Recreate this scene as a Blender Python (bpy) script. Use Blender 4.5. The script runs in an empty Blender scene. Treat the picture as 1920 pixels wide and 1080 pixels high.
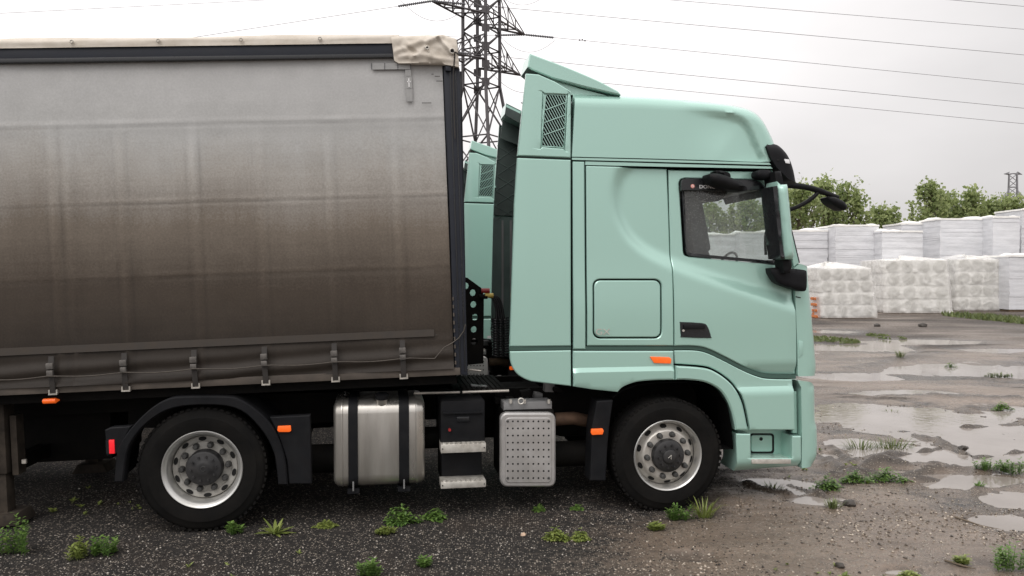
import bpy, bmesh, math, random
import numpy as np
from mathutils import Vector, Matrix, geometry

random.seed(7); rng = np.random.default_rng(7)
R = math.radians
scene = bpy.context.scene
col = scene.collection

# ------------------------------------------------------------------ camera
FPX, HZ, CAM_H = 1490.0, 508.0, 2.14          # focal length (px of 1920), horizon row, eye height
PHI = math.atan((540 - HZ) / FPX)
cam_d = bpy.data.cameras.new('camera'); cam = bpy.data.objects.new('camera', cam_d); col.objects.link(cam)
cam_d.sensor_width = 36; cam_d.lens = FPX / 1920 * 36; cam_d.clip_start = 0.05; cam_d.clip_end = 5000
cam.location = (0, 0, CAM_H); cam.rotation_euler = (math.pi / 2 - PHI, 0, 0)
scene.camera = cam

# ------------------------------------------------------------------ sky, sun, exposure
SUN_EL, SUN_AZ = R(52), R(205)                 # veiled sun: behind the camera, to the left
sun_dir = Vector((math.sin(SUN_AZ) * math.cos(SUN_EL), math.cos(SUN_AZ) * math.cos(SUN_EL), math.sin(SUN_EL)))
world = bpy.data.worlds.new('World'); scene.world = world; world.use_nodes = True
nt = world.node_tree; nt.nodes.clear()
def N(nt, t, **k):
    n = nt.nodes.new(t)
    for a, b in k.items(): setattr(n, a, b)
    return n
def L(nt, a, b): nt.links.new(a, b)
wo = N(nt, 'ShaderNodeOutputWorld'); bg = N(nt, 'ShaderNodeBackground'); L(nt, bg.outputs[0], wo.inputs[0])
bg.inputs['Strength'].default_value = 0.1
sky = N(nt, 'ShaderNodeTexSky', sky_type='NISHITA', sun_disc=False)
sky.sun_elevation = SUN_EL; sky.sun_rotation = SUN_AZ; sky.dust_density = 4.0
tc = N(nt, 'ShaderNodeTexCoord'); sx = N(nt, 'ShaderNodeSeparateXYZ'); L(nt, tc.outputs['Generated'], sx.inputs[0])
# overcast layer: brighter overhead, with soft cloud banks (values are for a background strength of 0.1)
up = N(nt, 'ShaderNodeMapRange', interpolation_type='SMOOTHSTEP'); L(nt, sx.outputs['Z'], up.inputs[0])
up.inputs[1].default_value = -0.05; up.inputs[2].default_value = 0.75; up.inputs[3].default_value = 6.9; up.inputs[4].default_value = 15.5
mp = N(nt, 'ShaderNodeMapping'); L(nt, tc.outputs['Generated'], mp.inputs[0]); mp.inputs['Scale'].default_value = (1, 1, 2.6)
mp.inputs['Location'].default_value = (0.35, 0.1, 0.0)
nz = N(nt, 'ShaderNodeTexNoise'); L(nt, mp.outputs[0], nz.inputs['Vector'])
nz.inputs['Scale'].default_value = 1.5; nz.inputs['Detail'].default_value = 6; nz.inputs['Roughness'].default_value = 0.48
cl = N(nt, 'ShaderNodeMapRange'); L(nt, nz.outputs[0], cl.inputs[0])
cl.inputs[1].default_value = 0.3; cl.inputs[2].default_value = 0.7; cl.inputs[3].default_value = 0.86; cl.inputs[4].default_value = 1.16
# thinner cloud towards the west (left), as the photograph shows
we = N(nt, 'ShaderNodeMapRange', interpolation_type='SMOOTHSTEP'); L(nt, sx.outputs['X'], we.inputs[0])
we.inputs[1].default_value = -0.25; we.inputs[2].default_value = 0.75; we.inputs[3].default_value = 1.24; we.inputs[4].default_value = 0.92
m1 = N(nt, 'ShaderNodeMath', operation='MULTIPLY'); L(nt, up.outputs[0], m1.inputs[0]); L(nt, cl.outputs[0], m1.inputs[1])
m2 = N(nt, 'ShaderNodeMath', operation='MULTIPLY'); L(nt, m1.outputs[0], m2.inputs[0]); L(nt, we.outputs[0], m2.inputs[1])
cc = N(nt, 'ShaderNodeMix', data_type='RGBA', blend_type='MULTIPLY'); cc.inputs[0].default_value = 1
cc.inputs[6].default_value = (1.0, 0.968, 0.962, 1); L(nt, m2.outputs[0], cc.inputs[7])
mx = N(nt, 'ShaderNodeMix', data_type='RGBA'); mx.inputs[0].default_value = 0.95
L(nt, sky.outputs[0], mx.inputs[6]); L(nt, cc.outputs[2], mx.inputs[7]); L(nt, mx.outputs[2], bg.inputs[0])
sun_l = bpy.data.lights.new('sun', 'SUN'); sun_l.energy = 1.0; sun_l.angle = R(30); sun_l.color = (1, 0.96, 0.92)
sun = bpy.data.objects.new('sun', sun_l); col.objects.link(sun); sun.location = sun_dir * 50
sun.rotation_euler = sun_dir.to_track_quat('Z', 'Y').to_euler()
scene.view_settings.view_transform = 'Standard'; scene.view_settings.look = 'None'
scene.view_settings.exposure = 0.0; scene.view_settings.gamma = 1.0; scene.view_settings.use_curve_mapping = False
scene.render.engine = 'CYCLES'
scene.cycles.max_bounces = 8; scene.cycles.transparent_max_bounces = 12

# ------------------------------------------------------------------ measuring helpers
CAMV = Vector((0, 0, CAM_H))
def ray(px, py):
    x = (px - 960) / FPX; y = (540 - py) / FPX
    return Vector((x, math.cos(PHI) + y * math.sin(PHI), -math.sin(PHI) + y * math.cos(PHI)))
def atY(px, py, Y):
    d = ray(px, py); return CAMV + d * (Y / d.y)
def ground(px, py, z=0.0):
    d = ray(px, py); return CAMV + d * ((z - CAM_H) / d.z)
class Frame:
    """local frame of a vehicle: x forward, y away from the photographer's side, z up"""
    def __init__(s, M): s.M = M; s.I = M.inverted()
    def at(s, px, py, y=0.0):
        o = s.I @ CAMV; d = s.I.to_3x3() @ ray(px, py)
        p = o + d * ((y - o.y) / d.y); return p
    def uw(s, pts, y=0.0):
        return [(lambda p: (p.x, p.z))(s.at(a, b, y)) for a, b in pts]

# ------------------------------------------------------------------ materials
MATS = {}
def mat(name, color, rough=0.5, metal=0.0, vary=0.0, vscale=3.0, bump=0.0, bscale=80.0, coat=0.0, spec=0.5,
        dirt=None, dirt_amt=0.0, dscale=2.0, emit=None, stretch=(1, 1, 1)):
    if name in MATS: return MATS[name]
    m = bpy.data.materials.new(name); m.use_nodes = True; t = m.node_tree; b = t.nodes['Principled BSDF']
    b.inputs['Base Color'].default_value = (*color, 1); b.inputs['Roughness'].default_value = rough
    b.inputs['Metallic'].default_value = metal; b.inputs['Coat Weight'].default_value = coat
    b.inputs['Coat Roughness'].default_value = 0.12; b.inputs['Specular IOR Level'].default_value = spec
    tcx = N(t, 'ShaderNodeTexCoord'); mpx = N(t, 'ShaderNodeMapping'); L(t, tcx.outputs['Object'], mpx.inputs[0])
    mpx.inputs['Scale'].default_value = stretch
    last = None
    if vary > 0:
        n = N(t, 'ShaderNodeTexNoise'); L(t, mpx.outputs[0], n.inputs['Vector']); n.inputs['Scale'].default_value = vscale
        n.inputs['Detail'].default_value = 1 if name == 'mint_paint' else 8; n.inputs['Roughness'].default_value = 0.6
        mr = N(t, 'ShaderNodeMapRange'); L(t, n.outputs[0], mr.inputs[0]); mr.inputs[1].default_value = 0.3; mr.inputs[2].default_value = 0.7
        mr.inputs[3].default_value = 1 - vary; mr.inputs[4].default_value = 1 + vary
        mm = N(t, 'ShaderNodeMix', data_type='RGBA', blend_type='MULTIPLY'); mm.inputs[0].default_value = 1
        mm.inputs[6].default_value = (*color, 1); L(t, mr.outputs[0], mm.inputs[7]); last = mm.outputs[2]
        rr = N(t, 'ShaderNodeMapRange'); L(t, n.outputs[0], rr.inputs[0]); rr.inputs[1].default_value = 0.3; rr.inputs[2].default_value = 0.7
        rr.inputs[3].default_value = max(0.02, rough - 0.1); rr.inputs[4].default_value = min(1, rough + 0.12); L(t, rr.outputs[0], b.inputs['Roughness'])
    if dirt is not None:
        n2 = N(t, 'ShaderNodeTexNoise'); L(t, mpx.outputs[0], n2.inputs['Vector']); n2.inputs['Scale'].default_value = dscale
        n2.inputs['Detail'].default_value = 10; n2.inputs['Roughness'].default_value = 0.68
        mr2 = N(t, 'ShaderNodeMapRange'); L(t, n2.outputs[0], mr2.inputs[0]); mr2.inputs[1].default_value = 0.42; mr2.inputs[2].default_value = 0.72
        mr2.inputs[3].default_value = 0; mr2.inputs[4].default_value = dirt_amt
        md = N(t, 'ShaderNodeMix', data_type='RGBA'); L(t, mr2.outputs[0], md.inputs[0])
        if last is not None: L(t, last, md.inputs[6])
        else: md.inputs[6].default_value = (*color, 1)
        md.inputs[7].default_value = (*dirt, 1); last = md.outputs[2]
    if last is not None: L(t, last, b.inputs['Base Color'])
    if bump > 0:
        n3 = N(t, 'ShaderNodeTexNoise'); L(t, mpx.outputs[0], n3.inputs['Vector']); n3.inputs['Scale'].default_value = bscale; n3.inputs['Detail'].default_value = 4
        bp = N(t, 'ShaderNodeBump'); L(t, n3.outputs[0], bp.inputs['Height']); bp.inputs['Strength'].default_value = bump; bp.inputs['Distance'].default_value = 0.01
        L(t, bp.outputs[0], b.inputs['Normal'])
    if emit: b.inputs['Emission Color'].default_value = (*emit[0], 1); b.inputs['Emission Strength'].default_value = emit[1]
    MATS[name] = m; return m

M_mint = mat('mint_paint', (0.36, 0.572, 0.5), 0.3, 0.25, coat=0.75)
M_stripe = mat('stripe_paint', (0.055, 0.11, 0.09), 0.45, 0.2, vary=0.05)
M_black = mat('black_plastic', (0.009, 0.0095, 0.011), 0.55, spec=0.13, vary=0.25, vscale=6, bump=0.08, bscale=300, dirt=(0.03, 0.027, 0.025), dirt_amt=0.22, dscale=5)
M_gblack = mat('gloss_black', (0.013, 0.014, 0.016), 0.22, vary=0.1, vscale=5)
M_core = mat('wheel_arch_black', (0.004, 0.004, 0.004), 0.9, spec=0.05, vary=0.3, vscale=4)
M_chassis = mat('chassis_black', (0.006, 0.0056, 0.0052), 0.75, spec=0.12, vary=0.4, vscale=4, dirt=(0.018, 0.015, 0.012), dirt_amt=0.35, dscale=4, bump=0.1, bscale=60)
M_rubber = mat('tyre_rubber', (0.0058, 0.0056, 0.0054), 0.8, spec=0.12, vary=0.3, vscale=5, dirt=(0.022, 0.019, 0.016), dirt_amt=0.35, dscale=3.5, bump=0.12, bscale=120)
M_rim = mat('rim_silver', (0.62, 0.62, 0.6), 0.36, 0.75, vary=0.1, vscale=5, dirt=(0.2, 0.17, 0.13), dirt_amt=0.32, dscale=5)
M_rimd = mat('rim_dusty', (0.56, 0.54, 0.5), 0.45, 0.4, vary=0.14, vscale=7, dirt=(0.2, 0.16, 0.12), dirt_amt=0.45, dscale=6)
M_rimr = mat('rim_disc_grey', (0.38, 0.37, 0.34), 0.55, 0.2, vary=0.15, vscale=7, dirt=(0.13, 0.11, 0.085), dirt_amt=0.5, dscale=6)
M_nut = mat('lug_nut_grey', (0.06, 0.06, 0.058), 0.55, 0.3, vary=0.3, vscale=20)
M_hub = mat('hub_black', (0.018, 0.018, 0.019), 0.5, vary=0.3, vscale=9, dirt=(0.045, 0.041, 0.037), dirt_amt=0.4, dscale=8)
M_alu = mat('brushed_aluminium', (0.57, 0.55, 0.51), 0.34, 0.85, vary=0.1, vscale=4, bump=0.04, bscale=90, stretch=(1, 1, 0.15), dirt=(0.25, 0.21, 0.16), dirt_amt=0.5, dscale=3.2)
M_steel = mat('stainless_cover', (0.5, 0.49, 0.48), 0.38, 0.65, vary=0.08, vscale=5, dirt=(0.3, 0.27, 0.23), dirt_amt=0.35, dscale=4)
M_tread = mat('step_tread', (0.62, 0.6, 0.55), 0.45, 0.5, vary=0.15, vscale=15, dirt=(0.2, 0.17, 0.13), dirt_amt=0.5, dscale=12)
M_hole = mat('dark_hole', (0.006, 0.006, 0.006), 0.9)
M_amber = mat('amber_lens', (0.9, 0.15, 0.02), 0.2, vary=0.1, vscale=40, emit=((1.0, 0.13, 0.015), 0.25))
M_red = mat('red_lens', (0.8, 0.02, 0.03), 0.2, vary=0.1, vscale=40, emit=((1.0, 0.03, 0.04), 0.3))
M_white = mat('white_print', (0.8, 0.8, 0.8), 0.4)
M_grey = mat('grey_trim', (0.2, 0.2, 0.2), 0.5, vary=0.15)
M_seat = mat('seat_fabric', (0.11, 0.11, 0.115), 0.9, vary=0.2, vscale=9)
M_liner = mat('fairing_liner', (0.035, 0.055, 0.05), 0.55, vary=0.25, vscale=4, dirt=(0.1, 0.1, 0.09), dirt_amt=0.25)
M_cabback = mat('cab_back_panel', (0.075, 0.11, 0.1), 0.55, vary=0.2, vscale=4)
M_rust = mat('brown_pipe', (0.14, 0.085, 0.055), 0.7, 0.3, vary=0.4, vscale=12)
M_hose = mat('black_hose', (0.02, 0.02, 0.022), 0.35, vary=0.2)
M_redc = mat('red_coupling', (0.3, 0.02, 0.02), 0.4); M_yelc = mat('yellow_coupling', (0.6, 0.45, 0.1), 0.4)
M_cream = mat('cream_tarp', (0.6, 0.55, 0.48), 0.55, vary=0.1, vscale=5, bump=0.15, bscale=25, dirt=(0.36, 0.3, 0.22), dirt_amt=0.55, dscale=3)
M_rail = mat('anthracite_rail', (0.018, 0.021, 0.029), 0.5, spec=0.25, vary=0.15, vscale=5, dirt=(0.045, 0.043, 0.04), dirt_amt=0.15)
M_dirtyrail = mat('dusty_side_rail', (0.085, 0.07, 0.057), 0.75, vary=0.25, vscale=6, dirt=(0.045, 0.036, 0.029), dirt_amt=0.6, dscale=5)
M_strap = mat('dirty_strap', (0.034, 0.03, 0.027), 0.75, vary=0.3, vscale=20)
M_bucklem = mat('zinc_hook', (0.5, 0.47, 0.42), 0.45, 0.6, vary=0.2, vscale=30)
M_tape = mat('reflective_tape', (0.3, 0.3, 0.295), 0.4, 0.0, vary=0.08, vscale=30)
M_legm = mat('landing_leg_paint', (0.035, 0.029, 0.024), 0.8, 0.0, spec=0.15, vary=0.4, vscale=8, dirt=(0.1, 0.08, 0.06), dirt_amt=0.5, dscale=5)
M_pyl = mat('galvanised_weathered', (0.085, 0.078, 0.082), 0.6, 0.2, vary=0.25, vscale=0.8)
M_pylf = mat('galvanised_far', (0.2, 0.2, 0.21), 0.7, 0.1, vary=0.1, vscale=0.8)
M_wire = mat('conductor', (0.14, 0.13, 0.14), 0.6, 0.3); M_ins = mat('insulator_glass', (0.13, 0.13, 0.14), 0.35)
M_bark = mat('bark', (0.11, 0.085, 0.06), 0.9, vary=0.3, vscale=4)
M_foam = mat('foam_sheets', (0.66, 0.665, 0.685), 0.45, vary=0.1, vscale=1.2, bump=0.2, bscale=3, stretch=(1, 1, 5), dirt=(0.45, 0.46, 0.48), dirt_amt=0.5, dscale=1.3)
M_roll = mat('insulation_roll_end', (0.47, 0.46, 0.425), 0.85, vary=0.12, vscale=5, bump=0.2, bscale=20)
M_pack = mat('roll_packaging', (0.78, 0.77, 0.74), 0.5, vary=0.06, vscale=3, bump=0.3, bscale=5)
M_brick = mat('orange_brick', (0.5, 0.16, 0.05), 0.8, vary=0.25, vscale=12)
M_wood = mat('pallet_wood', (0.12, 0.085, 0.055), 0.85, vary=0.3, vscale=8)
M_wash = mat('red_badge', (0.75, 0.3, 0.25), 0.4)

def glass_mat(name, tint, refl=1.0):
    m = bpy.data.materials.new(name); m.use_nodes = True; t = m.node_tree; t.nodes.clear()
    o = N(t, 'ShaderNodeOutputMaterial'); tr = N(t, 'ShaderNodeBsdfTransparent'); tr.inputs[0].default_value = (*tint, 1)
    gl = N(t, 'ShaderNodeBsdfGlossy'); gl.inputs['Roughness'].default_value = 0.02
    lw = N(t, 'ShaderNodeLayerWeight'); lw.inputs[0].default_value = 0.5
    pw = N(t, 'ShaderNodeMath', operation='POWER'); L(t, lw.outputs['Facing'], pw.inputs[0]); pw.inputs[1].default_value = 4.0
    fr = N(t, 'ShaderNodeMapRange'); L(t, pw.outputs[0], fr.inputs[0]); fr.inputs[3].default_value = 0.06; fr.inputs[4].default_value = 0.7
    ms = N(t, 'ShaderNodeMixShader'); L(t, fr.outputs[0], ms.inputs[0]); L(t, tr.outputs[0], ms.inputs[1]); L(t, gl.outputs[0], ms.inputs[2])
    # rain drops and a misted film on the pane
    tcx = N(t, 'ShaderNodeTexCoord'); vr = N(t, 'ShaderNodeTexVoronoi'); L(t, tcx.outputs['Object'], vr.inputs['Vector']); vr.inputs['Scale'].default_value = 70
    dr = N(t, 'ShaderNodeMapRange'); L(t, vr.outputs['Distance'], dr.inputs[0]); dr.inputs[1].default_value = 0.16; dr.inputs[2].default_value = 0.3; dr.inputs[3].default_value = 0.3; dr.inputs[4].default_value = 0.1
    nz_ = N(t, 'ShaderNodeTexNoise'); L(t, tcx.outputs['Object'], nz_.inputs['Vector']); nz_.inputs['Scale'].default_value = 5
    mu = N(t, 'ShaderNodeMath', operation='MULTIPLY'); L(t, dr.outputs[0], mu.inputs[0]); L(t, nz_.outputs[0], mu.inputs[1])
    mu2 = N(t, 'ShaderNodeMath', operation='MULTIPLY'); L(t, mu.outputs[0], mu2.inputs[0]); mu2.inputs[1].default_value = 2.5
    df = N(t, 'ShaderNodeBsdfTranslucent'); df.inputs[0].default_value = (0.75, 0.78, 0.76, 1); df2 = N(t, 'ShaderNodeBsdfDiffuse'); df2.inputs[0].default_value = (0.7, 0.73, 0.71, 1)
    ad = N(t, 'ShaderNodeMixShader'); ad.inputs[0].default_value = 0.5; L(t, df.outputs[0], ad.inputs[1]); L(t, df2.outputs[0], ad.inputs[2])
    m2_ = N(t, 'ShaderNodeMixShader'); L(t, mu2.outputs[0], m2_.inputs[0]); L(t, ms.outputs[0], m2_.inputs[1]); L(t, ad.outputs[0], m2_.inputs[2])
    L(t, m2_.outputs[0], o.inputs[0]); return m
M_glass = glass_mat('window_glass', (0.82, 0.87, 0.85))
def film_mat():
    m = bpy.data.materials.new('stretch_film'); m.use_nodes = True; t = m.node_tree; b = t.nodes['Principled BSDF']
    b.inputs['Base Color'].default_value = (0.86, 0.85, 0.82, 1); b.inputs['Roughness'].default_value = 0.3
    tcx = N(t, 'ShaderNodeTexCoord'); n = N(t, 'ShaderNodeTexNoise'); L(t, tcx.outputs['Object'], n.inputs['Vector'])
    n.inputs['Scale'].default_value = 1.6; n.inputs['Detail'].default_value = 6; n.inputs['Distortion'].default_value = 1.2
    mr = N(t, 'ShaderNodeMapRange'); L(t, n.outputs[0], mr.inputs[0]); mr.inputs[1].default_value = 0.35; mr.inputs[2].default_value = 0.68
    mr.inputs[3].default_value = 0.34; mr.inputs[4].default_value = 0.6; L(t, mr.outputs[0], b.inputs['Alpha'])
    bp = N(t, 'ShaderNodeBump'); L(t, n.outputs[0], bp.inputs['Height']); bp.inputs['Distance'].default_value = 0.04; bp.inputs['Strength'].default_value = 0.2
    L(t, bp.outputs[0], b.inputs['Normal']); return m
M_film = film_mat()
def leaf_mat(name, c0, c1, trans=0.35):
    m = bpy.data.materials.new(name); m.use_nodes = True; t = m.node_tree; b = t.nodes['Principled BSDF']
    at = N(t, 'ShaderNodeAttribute', attribute_name='tint'); r = N(t, 'ShaderNodeMix', data_type='RGBA'); L(t, at.outputs['Fac'], r.inputs[0])
    r.inputs[6].default_value = (*c0, 1); r.inputs[7].default_value = (*c1, 1); L(t, r.outputs[2], b.inputs['Base Color'])
    b.inputs['Roughness'].default_value = 0.5
    o = t.nodes['Material Output']; tl = N(t, 'ShaderNodeBsdfTranslucent'); L(t, r.outputs[2], tl.inputs[0])
    ms = N(t, 'ShaderNodeMixShader'); ms.inputs[0].default_value = trans
    L(t, b.outputs[0], ms.inputs[1]); L(t, tl.outputs[0], ms.inputs[2]); L(t, ms.outputs[0], o.inputs[0]); return m
M_leaf = leaf_mat('poplar_leaf', (0.18, 0.24, 0.09), (0.44, 0.5, 0.23), 0.62)
M_weed = leaf_mat('weed_leaf', (0.06, 0.13, 0.026), (0.18, 0.29, 0.065), 0.3)
M_weedy = leaf_mat('yellowish_weed_leaf', (0.13, 0.175, 0.04), (0.3, 0.35, 0.09), 0.3)
M_grass = leaf_mat('dull_grass', (0.07, 0.1, 0.035), (0.17, 0.2, 0.07), 0.25)

# ------------------------------------------------------------------ object helpers
def link(name, me, m, parent=None):
    o = bpy.data.objects.new(name, me); col.objects.link(o)
    if m is not None and me is not None and len(me.materials) == 0: me.materials.append(m)
    if parent is not None: o.parent = parent
    return o
def tag(o, label=None, cat=None, group=None, kind=None):
    if label: o['label'] = label
    if cat: o['category'] = cat
    if group: o['group'] = group
    if kind: o['kind'] = kind
    return o
def empty(name, loc=(0, 0, 0), parent=None):
    o = bpy.data.objects.new(name, None); col.objects.link(o); o.location = loc; o.empty_display_size = 0.2
    if parent is not None: o.parent = parent
    return o
def finish(me, smooth=35):
    if smooth:
        me.polygons.foreach_set('use_smooth', [True] * len(me.polygons)); me.set_sharp_from_angle(angle=R(smooth))
    me.update()
def mesh(name, v, f, smooth=0):
    me = bpy.data.meshes.new(name); me.from_pydata([tuple(p) for p in v], [], f); finish(me, smooth); return me
class MB:
    def __init__(s): s.v = []; s.f = []
    def add(s, v, f):
        b = len(s.v); s.v += [tuple(p) for p in v]; s.f += [[i + b for i in q] for q in f]; return s
    def box(s, c, d, rot=None):
        x, y, z = d[0] / 2, d[1] / 2, d[2] / 2
        v = [Vector((a * x, b * y, e * z)) for a in (-1, 1) for b in (-1, 1) for e in (-1, 1)]
        if rot is not None: v = [rot @ p for p in v]
        v = [p + Vector(c) for p in v]
        return s.add(v, [[0, 1, 3, 2], [4, 6, 7, 5], [0, 4, 5, 1], [2, 3, 7, 6], [0, 2, 6, 4], [1, 5, 7, 3]])
    def prism(s, uw, y0, y1):
        n = len(uw); a = sum(uw[i][0] * uw[(i + 1) % n][1] - uw[(i + 1) % n][0] * uw[i][1] for i in range(n))
        if a < 0: uw = uw[::-1]
        v = [(u, y0, w) for u, w in uw] + [(u, y1, w) for u, w in uw]
        f = [list(range(n)), list(range(2 * n - 1, n - 1, -1))] + [[(i + 1) % n, i, i + n, (i + 1) % n + n] for i in range(n)]
        return s.add(v, f)
    def tube(s, path, r, n=8, closed=False, caps=True):
        path = [Vector(p) for p in path]; m = len(path); rr = r if isinstance(r, (list, tuple)) else [r] * m
        up0 = Vector((0, 0, 1)); vs = []; prev = None
        for i, p in enumerate(path):
            if closed: d = path[(i + 1) % m] - path[i - 1]
            else: d = path[min(i + 1, m - 1)] - path[max(i - 1, 0)]
            d = d.normalized() if d.length > 1e-9 else Vector((1, 0, 0))
            if prev is None:
                a = d.cross(up0)
                if a.length < 1e-3: a = d.cross(Vector((1, 0, 0)))
            else: a = prev - d * prev.dot(d)
            a.normalize(); b = d.cross(a); prev = a
            for k in range(n):
                t = 2 * math.pi * k / n; vs.append(p + (a * math.cos(t) + b * math.sin(t)) * rr[i])
        f = []; cnt = m if closed else m - 1
        for i in range(cnt):
            j = (i + 1) % m
            for k in range(n): f.append([i * n + k, i * n + (k + 1) % n, j * n + (k + 1) % n, j * n + k])
        if caps and not closed: f.append(list(range(n - 1, -1, -1))); f.append([(m - 1) * n + k for k in range(n)])
        return s.add(vs, f)
    def lathe(s, prof, c=(0, 0, 0), n=48):
        """profile of (radius, y) turned about the local y axis"""
        vs = []; m = len(prof)
        for r, y in prof:
            for k in range(n):
                t = 2 * math.pi * k / n; vs.append((c[0] + r * math.cos(t), c[1] + y, c[2] + r * math.sin(t)))
        f = []
        for i in range(m - 1):
            for k in range(n): f.append([i * n + k, i * n + (k + 1) % n, (i + 1) * n + (k + 1) % n, (i + 1) * n + k])
        return s.add(vs, f)
    def disc(s, c, rx, rz, n=16, rot=None):
        v = [Vector((rx * math.cos(2 * math.pi * k / n), 0, rz * math.sin(2 * math.pi * k / n))) for k in range(n)]
        if rot is not None: v = [rot @ p for p in v]
        return s.add([p + Vector(c) for p in v], [list(range(n))])
    def build(s, name, m, parent=None, smooth=0, bevel=0.0, seg=2, fixn=True):
        me = bpy.data.meshes.new(name); me.from_pydata(s.v, [], s.f)
        if bevel > 0 or fixn:
            bm = bmesh.new(); bm.from_mesh(me)
            if fixn: bmesh.ops.recalc_face_normals(bm, faces=bm.faces)
            if bevel > 0:
                e = [x for x in bm.edges if len(x.link_faces) == 2 and x.calc_face_angle() > R(25)]
                bmesh.ops.bevel(bm, geom=e, offset=bevel, segments=seg, affect='EDGES', profile=0.6)
            bm.to_mesh(me); bm.free()
        finish(me, smooth if smooth else (40 if bevel > 0 else 0))
        return link(name, me, m, parent)

def catmull(pts, k=4, closed=False):
    P = [np.array(p, float) for p in pts]; n = len(P); out = []
    for i in range(n if closed else n - 1):
        p0 = P[i - 1] if (closed or i > 0) else P[i]; p1 = P[i]; p2 = P[(i + 1) % n]; p3 = P[(i + 2) % n] if (closed or i + 2 < n) else P[(i + 1) % n]
        for j in range(k):
            t = j / k
            out.append(tuple(0.5 * (2 * p1 + (p2 - p0) * t + (2 * p0 - 5 * p1 + 4 * p2 - p3) * t * t + (3 * p1 - p0 - 3 * p2 + p3) * t ** 3)))
    if not closed: out.append(tuple(P[-1]))
    return out
def rrect(x0, y0, x1, y1, r, k=4):
    out = []
    for cx, cy, a0 in ((x1 - r, y1 - r, 0), (x0 + r, y1 - r, 90), (x0 + r, y0 + r, 180), (x1 - r, y0 + r, 270)):
        for i in range(k + 1):
            a = R(a0 + 90 * i / k); out.append((cx + r * math.cos(a), cy + r * math.sin(a)))
    return out
def area2(p): return sum(p[i][0] * p[(i + 1) % len(p)][1] - p[(i + 1) % len(p)][0] * p[i][1] for i in range(len(p)))
def densify(p, s):
    out = []
    for i in range(len(p)):
        a = np.array(p[i], float); b = np.array(p[(i + 1) % len(p)], float); d = np.linalg.norm(b - a)
        if d < 1e-6: continue
        k = max(1, int(math.ceil(d / s)))
        for j in range(k): out.append(tuple(a + (b - a) * j / k))
    return out
def inside(P, poly):
    P = np.asarray(P); x, y = P[:, 0], P[:, 1]; r = np.zeros(len(P), bool); n = len(poly)
    for i in range(n):
        x0, y0 = poly[i]; x1, y1 = poly[(i + 1) % n]
        if y0 == y1: continue
        c = ((y0 > y) != (y1 > y)) & (x < (x1 - x0) * (y - y0) / (y1 - y0) + x0); r ^= c
    return r
def segdist(P, A, B):
    P = np.asarray(P, float); A = np.asarray(A, float); B = np.asarray(B, float); best = np.full(len(P), 1e9)
    for a, b in zip(A, B):
        d = b - a; l2 = max(d @ d, 1e-12); t = np.clip(((P - a) @ d) / l2, 0, 1)
        best = np.minimum(best, np.hypot(*(P - a - t[:, None] * d).T))
    return best
def loopdist(P, loops):
    return np.min([segdist(P, l, l[1:] + l[:1]) for l in loops], axis=0)
def offset_loop(l, d):
    out = []; n = len(l)
    for i in range(n):
        a = np.array(l[i - 1]); b = np.array(l[i]); c = np.array(l[(i + 1) % n])
        d1 = (b - a) / max(np.linalg.norm(b - a), 1e-9); d2 = (c - b) / max(np.linalg.norm(c - b), 1e-9)
        nn = np.array((-d1[1] - d2[1], d1[0] + d2[0])); ln = np.linalg.norm(nn)
        out.append(tuple(b + nn / ln * d * min(1.4, 2 / ln)) if ln > 0.3 else tuple(b))
    return out
def fill(outline, holes=(), s=0.05, lip=0.0, inset=0.0):
    o = list(outline)
    if area2(o) < 0: o = o[::-1]
    loops = [densify(o, s)]
    for h in holes:
        h = list(h)
        if area2(h) > 0: h = h[::-1]
        loops.append(densify(h, s))
    if inset: loops = [offset_loop(l, inset) for l in loops]
    pts = []; edges = []
    for l in loops:
        b = len(pts); pts += l; edges += [(b + i, b + (i + 1) % len(l)) for i in range(len(l))]
    if lip > 0:
        for l in loops:
            n = len(l)
            for i in range(n):
                a = np.array(l[i - 1]); b = np.array(l[i]); c = np.array(l[(i + 1) % n])
                d1 = (b - a) / max(np.linalg.norm(b - a), 1e-9); d2 = (c - b) / max(np.linalg.norm(c - b), 1e-9)
                nn = np.array((-d1[1] - d2[1], d1[0] + d2[0])); ln = np.linalg.norm(nn)
                if ln < 0.4: continue
                pts.append(tuple(b + nn / ln * lip * min(1.4, 2 / ln)))
    A = np.array(loops[0]); x0, y0 = A.min(0); x1, y1 = A.max(0)
    gx, gy = np.meshgrid(np.arange(x0 + s / 2, x1, s), np.arange(y0 + s / 2, y1, s)); G = np.c_[gx.ravel(), gy.ravel()]
    if len(G):
        k = inside(G, loops[0])
        for l in loops[1:]: k &= ~inside(G, l)
        G = G[k]
        if len(G): G = G[loopdist(G, loops) > lip + 0.4 * s]; pts += [tuple(g) for g in G]
    vs, es, fs, *_ = geometry.delaunay_2d_cdt([Vector(p) for p in pts], edges, [], 0, 1e-5)
    V = np.array([(v.x, v.y) for v in vs]); F = np.array([list(f) for f in fs]); C = V[F].mean(1)
    k = inside(C, loops[0])
    for l in loops[1:]: k &= ~inside(C, l)
    return V, F[k], loops
def boundary(F):
    d = {}
    for f in F:
        for i in range(3):
            a, b = int(f[i]), int(f[(i + 1) % 3])
            if (b, a) in d: del d[(b, a)]
            else: d[(a, b)] = 1
    return list(d)
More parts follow.
